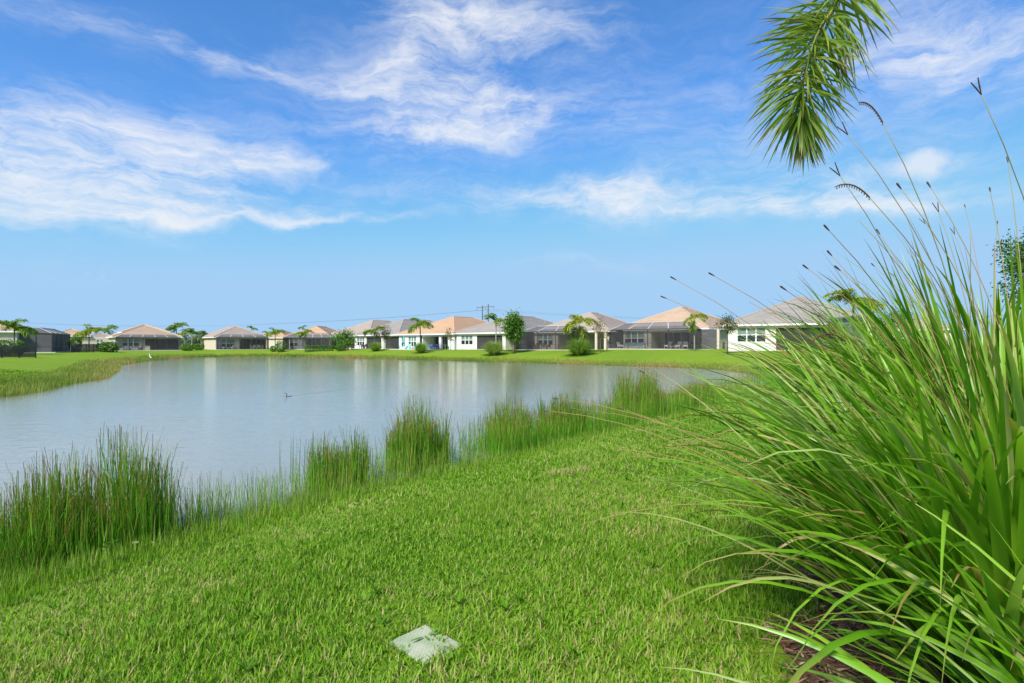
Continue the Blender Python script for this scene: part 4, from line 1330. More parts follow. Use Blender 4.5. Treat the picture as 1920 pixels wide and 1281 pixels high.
def build_mulch():
    gx = np.arange(.8, 7.0, .06); gy = np.arange(.8, 8.0, .06)
    X, Y = np.meshgrid(gx, gy)
    f = mulch_f(X, Y); Z = ground_z(X.ravel(), Y.ravel()).reshape(X.shape) + .006 + .03 * np.clip((1 - f) * 3, 0, 1)
    ok = f < 1.04
    idx = np.arange(X.size).reshape(X.shape)
    q = ok[:-1, :-1] & ok[1:, :-1] & ok[:-1, 1:] & ok[1:, 1:]
    F = np.stack([idx[:-1, :-1][q], idx[:-1, 1:][q], idx[1:, 1:][q], idx[1:, :-1][q]], -1)
    used = np.unique(F); remap = -np.ones(X.size, int); remap[used] = np.arange(len(used))
    V = np.stack([X.ravel(), Y.ravel(), Z.ravel()], 1)[used]
    me = np_mesh('mulch_bed', V, remap[F], smooth=True)
    m, g = new_mat('mulch_mat')
    tc = g.n('ShaderNodeTexCoord').outputs['Object']
    n1 = g.noise(tc, 35, 5, .7, .6); n2 = g.noise(tc, 5, 3, .5)
    c = g.ramp(n1, [(.3, (.05, .027, .017)), (.5, (.15, .078, .045)), (.72, (.28, .16, .10))])
    MATS['mulch_mat'] = finish(m, g, pbsdf(g, c, .95, n1, .9, .03, .1))
    tag(link('mulch_bed', me, 'mulch_mat'), 'reddish brown mulch bed under the tall ornamental grass', 'mulch bed', kind='structure')
    N = 9000
    x, y = U(1.2, 4.6, N), U(1.2, 5.0, N)
    k = mulch_f(x, y) < 1.05
    x, y = x[k], y[k]; N = len(x)
    z = ground_z(x, y) + U(.03, .055, N)
    az = U(0, 6.28, N)
    me = blades_mesh('mulch_chips', np.stack([x, y, z], 1), az, U(1.25, 1.75, N), U(.03, .11, N), U(.004, .016, N), U(-.2, .4, N), np.clip(rng.normal(.5, .28, N), 0, 1), 2)
    tag(link('mulch_chips', me, 'mulch_chip'), 'loose brown pine straw and bark chips on the mulch bed', 'mulch', kind='stuff')


build_mulch()


def build_box():
    e = .15
    nrm = Vector(((gz(BOX.x - e, BOX.y) - gz(BOX.x + e, BOX.y)) / (2 * e), (gz(BOX.x, BOX.y - e) - gz(BOX.x, BOX.y + e)) / (2 * e), 1)).normalized()
    tilt = Vector((0, 0, 1)).rotation_difference(nrm)
    r = empty('valve_box', BOX, BOXA, 'pale green irrigation valve box lid set flush in the lawn', 'valve box')
    r.rotation_euler = (tilt.to_matrix() @ Matrix.Rotation(BOXA, 3, 'Z')).to_euler()
    m, g = new_mat('lid_mat')
    tc = g.n('ShaderNodeTexCoord').outputs['Object']
    n1 = g.noise(tc, 9, 5, .6); n2 = g.noise(tc, 120, 3, .7); n3 = g.noise(tc, 3, 3, .6)
    c = g.ramp(g.m('ADD', g.m('MULTIPLY', n1, .6), g.m('MULTIPLY', n3, .4)), [(.3, (.21, .285, .17)), (.5, (.33, .375, .25)), (.68, (.42, .43, .32))])
    c = g.mix(g.m('MULTIPLY', g.m('SUBTRACT', n2, .55, clamp=True), 2.0, clamp=True), c, (.18, .22, .14, 1))
    MATS['lid_mat'] = finish(m, g, pbsdf(g, c, .75, n2, .2, .004, .3))
    lz = .010
    lid = MB().box(-.178, .178, -.122, .122, -.02, lz).build('lid', 'lid_mat', r, bevel=.006)
    # raised tread: small ribs in a basket pattern
    m = MB(); s = .0145
    for i in range(23):
        for j in range(15):
            x, y = -.1595 + i * s, -.1015 + j * s
            if (i + j) % 2: m.box(x - .0055, x + .0055, y - .0022, y + .0022, lz, lz + .0022)
            else: m.box(x - .0022, x + .0022, y - .0055, y + .0055, lz, lz + .0022)
    tag(m.build('tread', 'lid_mat', r), kind='stuff')
    rim = MB()
    rim.box(-.190, -.181, -.134, .134, -.1, lz - .010); rim.box(.181, .190, -.134, .134, -.1, lz - .010)
    rim.box(-.181, .181, -.134, -.125, -.1, lz - .010); rim.box(-.181, .181, .125, .134, -.1, lz - .010)
    rim.build('rim', 'dark_wood', r)
    # fallen sprig lying on the lid
    base = np.array([(0, 0, 0), (.012, .01, 0), (.03, .018, .002), (.045, .02, .004)], float); az = np.array([3.9, 5.2, .9, .35])
    me = blades_mesh('leaf_sprig', base, az, np.full(4, 1.45), np.array([.085, .06, .075, .05]), np.array([.016, .014, .016, .013]), np.full(4, .1), np.array([.7, .8, .9, .75]), 4, .3)
    o = link('fallen_leaf_sprig', me, 'leaf_green', None, BOX + Vector((-.02, .04, lz + .012)))
    tag(o, 'small withered leaf sprig lying on the valve box lid', 'leaf')


build_box()


def edge_grass():
    n = 1100
    t = U(0, 1, n) * 4; side = np.floor(t).astype(int); f = t - side
    o = U(0, 1, n) ** 1.3 * .15 + .004
    X = np.select([side == 0, side == 1, side == 2], [f * .40 - .2, f * .40 - .2, -.182 - o], .182 + o)
    Y = np.select([side == 0, side == 1, side == 2], [-.126 - o, .126 + o, f * .3 - .15], f * .3 - .15)
    c, s_ = math.cos(BOXA), math.sin(BOXA)
    x, y = BOX.x + X * c - Y * s_, BOX.y + X * s_ + Y * c
    me = blades_mesh('lid_grass', np.stack([x, y, ground_z(x, y) - .01], 1), U(0, 6.283, n), np.abs(rng.normal(.3, .35, n)), U(.03, .075, n), U(.005, .0095, n), U(.1, 1.1, n),
                     np.where(rng.random(n) < .12, U(.9, 1, n), np.clip(rng.normal(.45, .2, n), 0, 1)), 3, 0, U(-.6, .6, n))
    tag(link('lid_grass', me, 'turf'), 'grass blades growing over the edges of the valve box lid', 'grass', kind='stuff')


edge_grass()

# ---- lawn: tuft patches instanced over the near bank with geometry nodes
SRC = bpy.data.collections.new('lawn_tufts')


def tuft(i, n, size, hscale=1.0, wscale=1.0, mean=.48):
    base = np.stack([U(-size / 2, size / 2, n), U(-size / 2, size / 2, n), np.full(n, -.01)], 1)
    tn = np.clip(rng.normal(mean, .26, n), 0, 1)
    dry = rng.random(n) < .045
    tn[dry] = U(.9, 1.0, dry.sum())
    me = blades_mesh('tuft', base, U(0, 6.283, n), np.abs(rng.normal(.25, .35, n)), U(.04, .095, n) * hscale, U(.005, .0098, n) * wscale, U(.1, 1.1, n), tn, 3, 0.0, U(-.6, .6, n))
    o = bpy.data.objects.new('tuft', me)
    me.materials.append(MATS['turf'])
    SRC.objects.link(o)


for i in range(16): tuft(i, 190, .30, (1, 1, 1, .75)[i // 4], 1, (.32, .46, .57, .78)[i // 4])


def gn_instances(name, pts, rot, scale, idx, coll):
    me = bpy.data.meshes.new(name)
    me.vertices.add(len(pts)); me.vertices.foreach_set('co', np.asarray(pts, np.float32).ravel())
    a = me.attributes.new('rot', 'FLOAT_VECTOR', 'POINT'); a.data.foreach_set('vector', np.asarray(rot, np.float32).ravel())
    a = me.attributes.new('scl', 'FLOAT_VECTOR', 'POINT'); a.data.foreach_set('vector', np.asarray(scale, np.float32).ravel())
    a = me.attributes.new('idx', 'INT', 'POINT'); a.data.foreach_set('value', np.asarray(idx, np.int32))
    o = bpy.data.objects.new(name, me)
    COL.objects.link(o)
    ng = bpy.data.node_groups.new(name, 'GeometryNodeTree')
    ng.interface.new_socket('Geometry', in_out='INPUT', socket_type='NodeSocketGeometry')
    ng.interface.new_socket('Geometry', in_out='OUTPUT', socket_type='NodeSocketGeometry')
    N, Lk = ng.nodes, ng.links
    gi, go = N.new('NodeGroupInput'), N.new('NodeGroupOutput')
    ip = N.new('GeometryNodeInstanceOnPoints'); ci = N.new('GeometryNodeCollectionInfo')
    ci.inputs['Collection'].default_value = coll; ci.inputs['Separate Children'].default_value = True; ci.inputs['Reset Children'].default_value = True
    def na(nm, t):
        q = N.new('GeometryNodeInputNamedAttribute'); q.data_type = t; q.inputs['Name'].default_value = nm; return q.outputs['Attribute']
    Lk.new(gi.outputs[0], ip.inputs['Points']); Lk.new(ci.outputs[0], ip.inputs['Instance'])
    ip.inputs['Pick Instance'].default_value = True
    Lk.new(na('idx', 'INT'), ip.inputs['Instance Index']); Lk.new(na('rot', 'FLOAT_VECTOR'), ip.inputs['Rotation']); Lk.new(na('scl', 'FLOAT_VECTOR'), ip.inputs['Scale'])
    Lk.new(ip.outputs[0], go.inputs[0])
    md = o.modifiers.new('scatter', 'NODES'); md.node_group = ng
    return o


def build_lawn():
    P = []; S = []
    for (r0, r1, cell, sc) in ((1.0, 7.0, .15, 1.0), (7.0, 14.0, .25, 1.55), (14, 26, .42, 2.5), (26, 48, .75, 4.4)):
        gx = np.arange(-r1 * 1.1, r1 * 1.1, cell); gy = np.arange(.3, r1, cell)
        X, Y = np.meshgrid(gx, gy); X = X.ravel() + U(-.5, .5, X.size) * cell; Y = Y.ravel() + U(-.5, .5, len(Y.ravel())) * cell
        rr = np.hypot(X, Y)
        k = (rr >= r0) & (rr < r1) & (np.abs(X) < Y * 1.12 + 1.2)
        X, Y = X[k], Y[k]
        sd = lake_sd(X, Y)
        k = (sd > .05) & (mulch_f(X, Y) > 1.03)
        if r0 < 3:
            k &= ~in_box(X, Y, .085)
        X, Y = X[k], Y[k]
        P.append(np.stack([X, Y], 1)); S.append(np.full(len(X), sc))
    P = np.concatenate(P); S = np.concatenate(S)
    z = ground_z(P[:, 0], P[:, 1])
    # a little taller and looser in soft patches, lower near the box
    hgt = .85 + .30 * np.sin(P[:, 0] * 1.7 + 2) * np.sin(P[:, 1] * 1.3) + U(-.15, .2, len(P))
    near = np.clip((np.hypot(P[:, 0] - BOX.x, P[:, 1] - BOX.y) - .2) / .25, .55, 1)
    hgt = np.maximum(hgt * near, .62)
    # surface normal from finite differences so that tufts follow the slope
    e = .1
    nx = -(ground_z(P[:, 0] + e, P[:, 1]) - z) / e; ny = -(ground_z(P[:, 0], P[:, 1] + e) - z) / e
    rot = np.stack([-ny * 1.0, nx * 1.0, U(0, 6.283, len(P))], 1)
    hz_ = hgt * np.where(S > 1.2, 1.0 + (S - 1) * .12, 1)
    o = gn_instances('lawn_grass', np.concatenate([P, z[:, None]], 1), rot * np.array([0, 0, 1]), np.stack([S, S, hz_], 1), np.clip(np.floor(1.5 + 1.3 * (np.sin(P[:, 0] * 1.1 + .6 * P[:, 1]) * np.sin(P[:, 1] * .9 - P[:, 0] * .5)) + rng.normal(0, .6, len(P)) + 1.6 * (np.sin(P[:, 0] * 2.7 + 1.9 * P[:, 1]) * np.sin(P[:, 1] * 2.3 - P[:, 0] * 1.1 + 2) > .86)), 0, 3) * 4 + rng.integers(0, 4, len(P)), SRC)
    tag(o, 'bright green broad-bladed lawn grass on the near bank', 'grass', kind='stuff')
    print('lawn patches', len(P))


build_lawn()

# ---- reeds along the near shore
shore_px = [(-60, 4.4), (0, 4.95), (150, 5.5), (300, 6.2), (450, 7.0), (600, 7.9), (720, 8.8), (850, 9.8), (1000, 11.8), (1150, 14.6), (1300, 18.5), (1400, 23)]


def nearest_shore(px):
    d = np.interp(px, [a for a, b in shore_px], [b for a, b in shore_px])
    return d


def reeds(name, n, cx, cy, rx, ry, ang, h0, h1, w, lean, label, cat=None, group=None, kind=None, mat='reed', part=True, tint=.45, keep=None):
    r_ = np.sqrt(U(0, 1, n)); a = U(0, 6.283, n)
    r_ = r_ * np.where(rng.random(n) < .2, U(1, 1.5, n), 1)
    u, v = r_ * np.cos(a) * rx, r_ * np.sin(a) * ry
    r_ = np.minimum(r_, 1.15)
    c, s = math.cos(ang), math.sin(ang)
    x, y = cx + u * c - v * s, cy + u * s + v * c
    if keep is not None:
        k = keep(x, y); x, y = x[k], y[k]; r_ = r_[k]; n = len(x)
    z = ground_z(x, y)
    ns = 9
    sx, sy, sh = U(-1, 1, ns) * rx, U(-1, 1, ns) * ry, U(.6, 1.12, ns)
    uu, vv = (x - cx) * c + (y - cy) * s, -(x - cx) * s + (y - cy) * c
    near = ((uu[:, None] - sx) ** 2 + (vv[:, None] - sy) ** 2 * 2).argmin(1)
    ht = U(h0 * .8, h1, n) * (1.0 - .25 * r_ ** 3) * sh[near]
    ht = ht + np.maximum(-z, 0)
    me = blades_mesh(name, np.stack([x - cx, y - cy, z - 0.03 - gz(cx, cy)], 1), U(0, 6.283, n), np.abs(rng.normal(0, lean, n)), ht, U(w * .7, w * 1.3, n), rng.normal(.08, .26, n), np.clip(rng.normal(tint, .27, n), 0, 1), 4, blunt=True)
    if part:
        r = empty(name, (cx, cy, gz(cx, cy)), 0, label, cat, group)
        link('stems', me, mat, r)
        k = n // 6          # dead straw low in the clump
        q = rng.integers(0, n, k)
        me2 = blades_mesh('dead_straw', np.stack([x[q] - cx, y[q] - cy, z[q] - .02 - gz(cx, cy)], 1), U(0, 6.283, k), np.abs(rng.normal(.3, .3, k)), U(h0 * .3, h0 * .8, k), U(w * .7, w * 1.2, k), U(0, .8, k), U(.5, 1, k), 3)
        link('dead_straw', me2, 'reed_dry', r)
        return r
    o = link(name, me, mat, None, (cx, cy, gz(cx, cy)))
    return tag(o, label, cat, group, kind)


def P2(px, d): return (px - CX) / FPX * d, d


def clump(px, d, wid_px, n, h0, h1, label, ry=.45, w=.010, mat='reed', lean=.12, tint=.42):
    x, y = P2(px, d)
    reeds('reed_clump', n, x, y, wid_px / FPX * d / 2, ry, R(42), h0, h1, w, lean, label, 'reeds', None, None, mat, True, tint)


clump(185, 6.2, 240, 1900, .8, 1.38, 'tall dense green reed clump with round pennywort leaves at its foot', .55, .010, lean=.10)
clump(40, 5.7, 200, 1100, .75, 1.15, 'dark arching reed clump on the bank leaning over the lawn', .5, .009, lean=.28, tint=.32)
clump(635, 9.0, 115, 1000, .7, 1.15, 'narrow brownish reed clump beside thin dark stalks in the water', .4, .011, 'reed', .07, .5)
clump(785, 10.4, 125, 1500, .9, 1.42, 'tallest bright reed clump at the widest gap in the shore reeds', .5, .012, 'reed', .08, .5)
clump(955, 13.0, 90, 700, .8, 1.2, 'olive reed clump with open water at its foot', .5, .013, 'reed', .07, .55)
clump(1060, 14.3, 110, 1000, .95, 1.35, 'deep green reed clump beneath the long straw-coloured stalks', .6, .014, 'reed', .07, .35)
clump(1200, 17.6, 130, 1300, 1.2, 1.7, 'tall rust-tipped reed clump near the right end of the pond', .7, .016, 'reed', .07, .55)
clump(1310, 20.0, 110, 900, .9, 1.3, 'low olive reed clump behind the ornamental grass tips', .8, .018, 'reed', .07, .55)


def strip_pts(n, a0, a1, off0, off1):
    """points along the near shoreline between shore columns a0..a1, offset (-water, +land) metres"""
    px = U(a0, a1, n)
    # shoreline depth by walking the ray: where sd crosses zero
    x = np.empty(n); y = np.empty(n)
    cols = np.linspace(a0, a1, 80); dep = []
    for c in cols:
        d = np.linspace(3, 34, 400); s = lake_sd((c - CX) / FPX * d, d)
        k = np.argmax(s < 0); dep.append(d[k])
    d = np.interp(px, cols, dep)
    x = (px - CX) / FPX * d; y = d
    o = U(off0, off1, n)
    # outward normal of the shore here runs to the lower right
    return x + o * .74, y - o * .67


def shore_stuff(name, n, a0, a1, off0, off1, h0, h1, w, mat, label, lean=.14, tint=.5, thin=None):
    x, y = strip_pts(n, a0, a1, off0, off1)
    if thin is not None:
        k = thin(x, y); x, y = x[k], y[k]; n = len(x)
    z = ground_z(x, y)
    dist = np.hypot(x, y)
    ht = U(h0, h1, n) + np.maximum(-z, 0)
    me = blades_mesh(name, np.stack([x, y, z - .02], 1), U(0, 6.283, n), np.abs(rng.normal(0, lean, n)), ht, w * U(.7, 1.3, n) * (.6 + dist / 14), rng.normal(.1, .3, n), np.clip(rng.normal(tint, .25, n), 0, 1), 4, blunt='reed' in name)
    return tag(link(name, me, mat), label, 'reeds' if 'reed' in name else 'grass', kind='stuff')


patch = lambda x, y: (np.sin(x * 2.1 + 1) * np.sin(y * 1.7) + rng.normal(0, .5, len(x))) > .1
shore_stuff('sparse_reeds', 3000, -80, 1420, -1.0, .15, .2, .7, .0065, 'reed', 'thin scattered green reeds standing in the shallow water along the near shore', .10, .5, patch)
shore_stuff('reed_belt', 5200, 935, 1440, -1.3, .1, .4, .9, .0075, 'reed', 'belt of mid-height reeds linking the clumps along the right half of the near shore', .09, .5)
shore_stuff('pale_reeds', 1500, 300, 900, -.9, .2, .25, .62, .006, 'shore', 'pale fine reeds in the shallows beside the dense left clump', .16, .65)
shore_stuff('shore_grass', 9000, -120, 1440, -.25, .55, .10, .32, .0065, 'shore', 'loose pale green grass along the near water edge', .30, .5)
shore_stuff('shore_fringe', 9000, -120, 1440, .1, 1.0, .08, .2, .007, 'turf', 'taller fringe of lawn grass by the near water edge', .35, .4)
# the few tall dark stalks standing out in the water
st = [(441, 812, 8.9), (452, 845, 8.9), (525, 813, 9.3), (545, 806, 9.2), (549, 803, 9.3), (556, 812, 9.4), (560, 806, 9.3), (571, 812, 9.4), (585, 795, 9.6), (587, 800, 9.6), (475, 870, 8.6), (492, 872, 8.8)]
bs = []; hs_ = []
for px, py, d in st:
    x, y = P2(px, d); z = gz(x, y); bs.append((x, y, z - .02)); hs_.append(hz(py, d) - z)
n = len(bs)
me = blades_mesh('tall_stalks', np.array(bs), U(0, 6.28, n), U(0, .03, n), np.array(hs_), np.full(n, .016), U(-.04, .05, n), U(0, .25, n), 4)
tag(link('tall_reed_stalks', me, 'reed'), 'a few tall dark rush stalks standing apart in open water', 'reeds', kind='stuff')

# broken reed litter at the waterline, a bare straw patch and low weeds in the turf
n = 1600
x, y = strip_pts(n, -80, 1420, -.7, .25)
z = np.maximum(ground_z(x, y), 0) + U(.004, .05, n)
me = blades_mesh('reed_litter', np.stack([x, y, z], 1), U(0, 6.283, n), U(1.35, 1.75, n), U(.12, .45, n), U(.006, .012, n), U(-.1, .3, n), U(.45, 1, n), 2, blunt=True)
tag(link('reed_litter', me, 'reed_dry'), 'broken brown reed stems lying along the near waterline', 'reed litter', kind='stuff')
q = gp(1062, 890); n = 900
a = U(0, 6.283, n); r_ = np.sqrt(U(0, 1, n))
x, y = q.x + .34 * r_ * np.cos(a), q.y + .22 * r_ * np.sin(a)
me = blades_mesh('straw_patch', np.stack([x, y, ground_z(x, y) + .02], 1), U(0, 6.283, n), U(.5, 1.5, n), U(.05, .13, n), U(.006, .011, n), U(0, .5, n), U(.86, 1, n), 2)
tag(link('straw_patch', me, 'turf'), 'small patch of dry straw-coloured turf on the near bank', 'dry grass', kind='stuff')
W = []
for k in range(70):
    d = random.uniform(2.4, 8); px = random.uniform(60, 1330); wx, wy = P2(px, d)
    if lake_sd(wx, wy)[0] > .6 and mulch_f(np.array([wx]), np.array([wy]))[0] > 1.1: W += [(wx, wy)] * random.randint(5, 9)
W = np.array(W); n = len(W)
me = blades_mesh('lawn_weeds', np.stack([W[:, 0], W[:, 1], ground_z(W[:, 0], W[:, 1]) + .03], 1), U(0, 6.283, n), U(.5, 1.1, n), U(.05, .10, n), U(.012, .022, n), U(.1, .7, n), U(0, .3, n), 4, .25)
tag(link('lawn_weeds', me, 'turf'), 'low broad-leaved weeds scattered through the near lawn', 'weeds', kind='stuff')

# pennywort: round leaves among the left reeds
pts = []
for k in range(46):
    px = random.gauss(215, 60); d = random.uniform(5.15, 5.9) + (px - 150) * .0035
    pts.append(P2(px, d))
V = []; F = []; T = []
for (x, y) in pts:
    z = max(gz(x, y), 0) + random.uniform(.06, .28); r_ = random.uniform(.016, .032); tx, ty = random.gauss(0, .3), random.gauss(-.3, .3)
    b0 = len(V); tn = random.random()
    for k in range(8):
        a = k * math.pi / 4; dx, dy = r_ * math.cos(a), r_ * math.sin(a)
        V.append((x + dx, y + dy, z + dx * tx + dy * ty)); T.append(tn)
    F.append((b0, b0 + 1, b0 + 2, b0 + 3)); F.append((b0, b0 + 3, b0 + 4, b0 + 7)); F.append((b0 + 4, b0 + 5, b0 + 6, b0 + 7))
    g0 = max(gz(x, y), 0) - .02; b1 = len(V)
    V += [(x - .002, y, g0), (x + .002, y, g0), (x + .002, y, z), (x - .002, y, z)]; T += [.2] * 4; F.append((b1, b1 + 1, b1 + 2, b1 + 3))
tag(link('pennywort', np_mesh('pennywort', V, F, T, [0] * len(V)), 'pennywort'), 'small round pennywort leaves on thin stems by the dense left reeds', 'plants', kind='stuff')


# ---- grass along the other banks
def far_bank():
    n = 60000
    seg = np.sqrt(LE2)
    cen = (LA + LB) / 2
    dist = np.hypot(cen[:, 0], cen[:, 1])
    okp = (cen[:, 1] > 20) & ~((cen[:, 0] > -6) & (cen[:, 1] < 34))
    wt = seg * okp / np.clip(dist, 30, None) ** .6
    k = rng.choice(len(LA), n, p=wt / wt.sum())
    t = U(0, 1, n)[:, None]
    p = LA[k] + LE[k] * t
    nr = np.stack([LE[k][:, 1], -LE[k][:, 0]], 1) / seg[k][:, None]
    left = p[:, 0] < -21 - .0 * p[:, 1]
    left = (p[:, 1] < 75) & (p[:, 0] < -18)
    off = np.where(left, rng.beta(1.2, 1.8, n) * 3.6 - .8, rng.beta(1.1, 2.5, n) * 3.0 - .35)
    s = np.sign(lake_sd(p[:, 0] + nr[:, 0] * .5, p[:, 1] + nr[:, 1] * .5))
    p = p + nr * (s * off)[:, None]
    z = ground_z(p[:, 0], p[:, 1])
    dd = np.hypot(p[:, 0], p[:, 1])
    ht = np.where(left, U(.18, .55, n) * (1 - .55 * np.clip(off / 2.8, 0, 1)), U(.14, .42, n)) + np.maximum(-z, 0)
    clumpy = .5 + .35 * np.sin(p[:, 0] * .45 + 1) * np.sin(p[:, 1] * .37) + rng.normal(0, .16, n)
    return p, z, ht, dd, np.clip(clumpy, 0, 1), left


p, z, ht, dd, tn, left = far_bank()
for nm, k, lab in (('bank_grass', left, 'tall uneven wild grass with rusty tufts along the left bank'), ('far_shore_grass', ~left, 'thin olive grass fringe along the far shore below the houses')):
    n = int(k.sum())
    me = blades_mesh(nm, np.stack([p[k, 0], p[k, 1], z[k] - .02], 1), U(0, 6.283, n), np.abs(rng.normal(.1, .2, n)), ht[k], .014 * U(.6, 1.3, n) * (dd[k] / 28), rng.normal(.2, .4, n), tn[k], 3)
    tag(link(nm, me, 'bank'), lab, 'grass', kind='stuff')

# ------------------------------------------------------------------ the tall ornamental grass in the foreground


def big_clump(c, n, nparts, Lr, label, near=True, rbase=.42, up=1.0, wide=1.0, arc=None, sagp=1.9, wr=(.017, .037)):
    r = empty('ornamental_grass', c, 0, label, 'grass clump')
    az = U(0, 6.283, n) if arc is None else U(arc[0], arc[1], n)
    br = np.sqrt(U(0, 1, n)) * rbase
    base = np.stack([br * np.cos(az), br * np.sin(az), np.full(n, -.02)], 1)
    azi = az + rng.normal(0, .35, n)
    lean = (.05 + .58 * (br / rbase) * U(.35, 1.3, n) + np.abs(rng.normal(0, .10, n))) * up
    L = U(Lr[0], Lr[1], n) * (1 - .12 * (br / rbase))
    wd = U(wr[0], wr[1], n) * wide
    bend = (np.abs(rng.normal(.70, .45, n)) + .25 * (br / rbase)) * up
    long_ = rng.random(n) < .2
    bend[long_] += .7
    tn = np.clip(rng.normal(.48, .25, n), 0, .94); dead = rng.random(n) < .06; tn[dead] = U(.97, 1.0, dead.sum()); bend[dead] += .5; L[dead] *= .8
    tw = rng.normal(0, .5, n)
    nseg = 11
    V, t = blade_verts(base, azi, lean, L, wd, bend, nseg, .35, tw, sagp)
    # which blades show largest: projected length inside the frame
    W_ = V[:, :, 1, :] + np.array(c)[None, None]
    dep = np.maximum(W_[..., 1], .4)
    sx = CX + W_[..., 0] / dep * FPX; sy = HY - (W_[..., 2] - EYE) / dep * FPX
    inside = (sx > 0) & (sx < 1920) & (sy > 0) & (sy < 1281) & (W_[..., 1] > .35)
    bad = ((W_[..., 1] < .75) & (W_[..., 0] < W_[..., 1] * 1.1 + .25)).any(1)          # nothing right in front of the lens
    score = inside.sum(1) / dep.mean(1) * wd
    score[bad] = -1
    order = np.argsort(-score)
    order = order[score[order] >= 0]
    top = order[:nparts]; rest = order[nparts:]
    Fq = ribbon_faces(1, nseg, 3)
    run = np.broadcast_to(t[:, None], (nseg + 1, 3)).ravel()
    for i in top:
        me = np_mesh('blade', V[i].reshape(-1, 3), Fq, np.full((nseg + 1) * 3, tn[i]), run, True)
        link('blade', me, 'clump', r)
    if len(rest):
        k = len(rest)
        me = np_mesh('blade_mass', V[rest].reshape(-1, 3), ribbon_faces(k, nseg, 3), np.repeat(tn[rest], (nseg + 1) * 3), np.tile(run, k), True)
        tag(link('blade_mass', me, 'clump', r), kind='stuff')
    return r


def stalk(r, c, tip, sag=.12, head=None, base=None, tn=.6, w=.0026):
    """a flower stalk from the clump base to tip (world), bowed; head: 'club','fork','spike'"""
    b = Vector((random.uniform(-.25, .2), random.uniform(-.2, .2), 0)) if base is None else Vector(base)
    t = Vector(tip) - c
    mid = b.lerp(t, .5) + Vector((0, 0, 1)) * sag * (t - b).length
    if tip[2] > 2.3: mid = Vector((b.x + (t.x - b.x) * .22, b.y + (t.y - b.y) * .3, b.z + (t.z - b.z) * .68))      # upright first, then leaning over
    pts = [((1 - s) ** 2) * b + 2 * s * (1 - s) * mid + s * s * t for s in [i / 10 for i in range(11)]]
    m = MB(); m.tube(pts, [w * (1.25 - .7 * i / 10) for i in range(11)], 5, tn)
    o = m.build('flower_stalk', 'stalk', r, smooth=True)
    d = (pts[-1] - pts[-2]).normalized()
    if head:
        hd = MB()
        if head == 'club': hd.tube([t, t + d * .012, t + d * .03, t + d * .036], [w * .7, w * 1.35, w * 1.7, w * .8], 6, 1.0)
        elif head == 'fork':
            sd = d.cross(Vector((0, 1, 0))).normalized()
            for q in (-.22, .25): hd.tube([t, t + (d + sd * q) * .03, t + (d + sd * q * 1.1) * .06], [w * .7, w * 1.0, w * .7], 5, .97)
        else:
            dn = Vector((0, 0, -1))
            sp = [t + d * (.03 * i) + dn * (.0022 * i * i) for i in range(8)]
            hd.tube(sp, [w * 1.1] * 6 + [w, w * .4], 5, .93)
            for i in range(14):
                q = sp[i // 2].lerp(sp[min(7, i // 2 + 1)], (i % 2) / 2)
                hd.tube([q, q + dn * .012 + d * .002], [w * .5, w * .9], 4, 1.0)
        hd.build('seed_head', 'stalk', o)
    return o


c1 = big_clump(CL[0], 1250, 300, (1.35, 2.15), 'big fountain of long green blades arching over the mulch and lawn', rbase=.50, sagp=2.2, wr=(.020, .044))
c2 = big_clump(CL[1], 1400, 260, (1.7, 2.6), 'second tall grass clump just past the big arching fountain of blades', rbase=.60, up=.8, wr=(.020, .044))
c3 = big_clump(CL[2], 1000, 120, (1.6, 2.4), 'third tall grass clump further along the mulch bed', rbase=.65, up=.75)
c4 = big_clump(CL[3], 150, 150, (.95, 1.55), 'broad pale blades arching low over the mulch in front of the big grass fountain', rbase=.34, up=1.45, arc=(1.75, 3.5), sagp=1.5, wr=(.020, .036))
# stalks: tip column, row, depth, head
for (px, py, d, hd, tn, sg) in ((1030, 771, 3.1, 'club', .75, .22), (1048, 748, 3.3, 'club', .75, .2), (1082, 768, 3.2, 'club', .8, .2), (1170, 768, 3.0, 'club', .6, .16), (1085, 985, 2.4, None, .45, .30),
                            (1230, 780, 3.0, None, .5, .2), (1160, 842, 2.7, None, .55, .2), (1340, 518, 2.7, 'club', .8, .1), (1475, 545, 2.4, 'club', .9, .08), (1516, 505, 2.6, 'club', .7, .05),
                            (1268, 525, 2.8, 'club', .7, .1), (1405, 566, 2.5, None, .7, .1), (1555, 433, 2.3, 'club', .9, .06), (1575, 330, 2.2, 'fork', .3, .05), (1590, 253, 2.3, 'fork', .5, .12),
                            (1655, 230, 2.1, 'spike', .3, .10), (1630, 370, 2.0, 'spike', .25, .22), (1840, 178, 1.9, 'fork', .3, .02), (1690, 355, 2.4, 'club', .6, .05), (1745, 352, 2.6, 'club', .6, .03),
                            (1560, 480, 2.6, 'club', .6, .08), (1650, 440, 2.7, 'club', .6, .03), (1576, 508, 2.4, 'club', .7, .08), (1612, 415, 2.5, None, .5, .03), (1760, 398, 2.8, 'fork', .4, .02),
                            (1890, 305, 2.7, 'club', .5, 0), (1857, 360, 2.9, 'club', .5, 0), (1820, 430, 2.4, None, .5, .05), (1585, 640, 2.0, 'spike', .4, .2), (1250, 560, 2.9, 'club', .7, .1), (1380, 600, 2.6, None, .7, .1), (1210, 700, 2.9, 'club', .6, .14)):
    stalk(c1, CL[0], at(px, d, py), sg, hd, tn=tn)
for (px, py, d) in ((1700, 470, 4.0), (1735, 420, 4.2), (1790, 440, 4.0), (1640, 500, 4.1), (1600, 560, 4.0), (1810, 390, 4.3), (1870, 420, 4.4), (1680, 520, 4.6)):
    stalk(c2, CL[1], at(px, d, py), .06, random.choice(['club', 'fork', None]), tn=random.uniform(.4, .9))

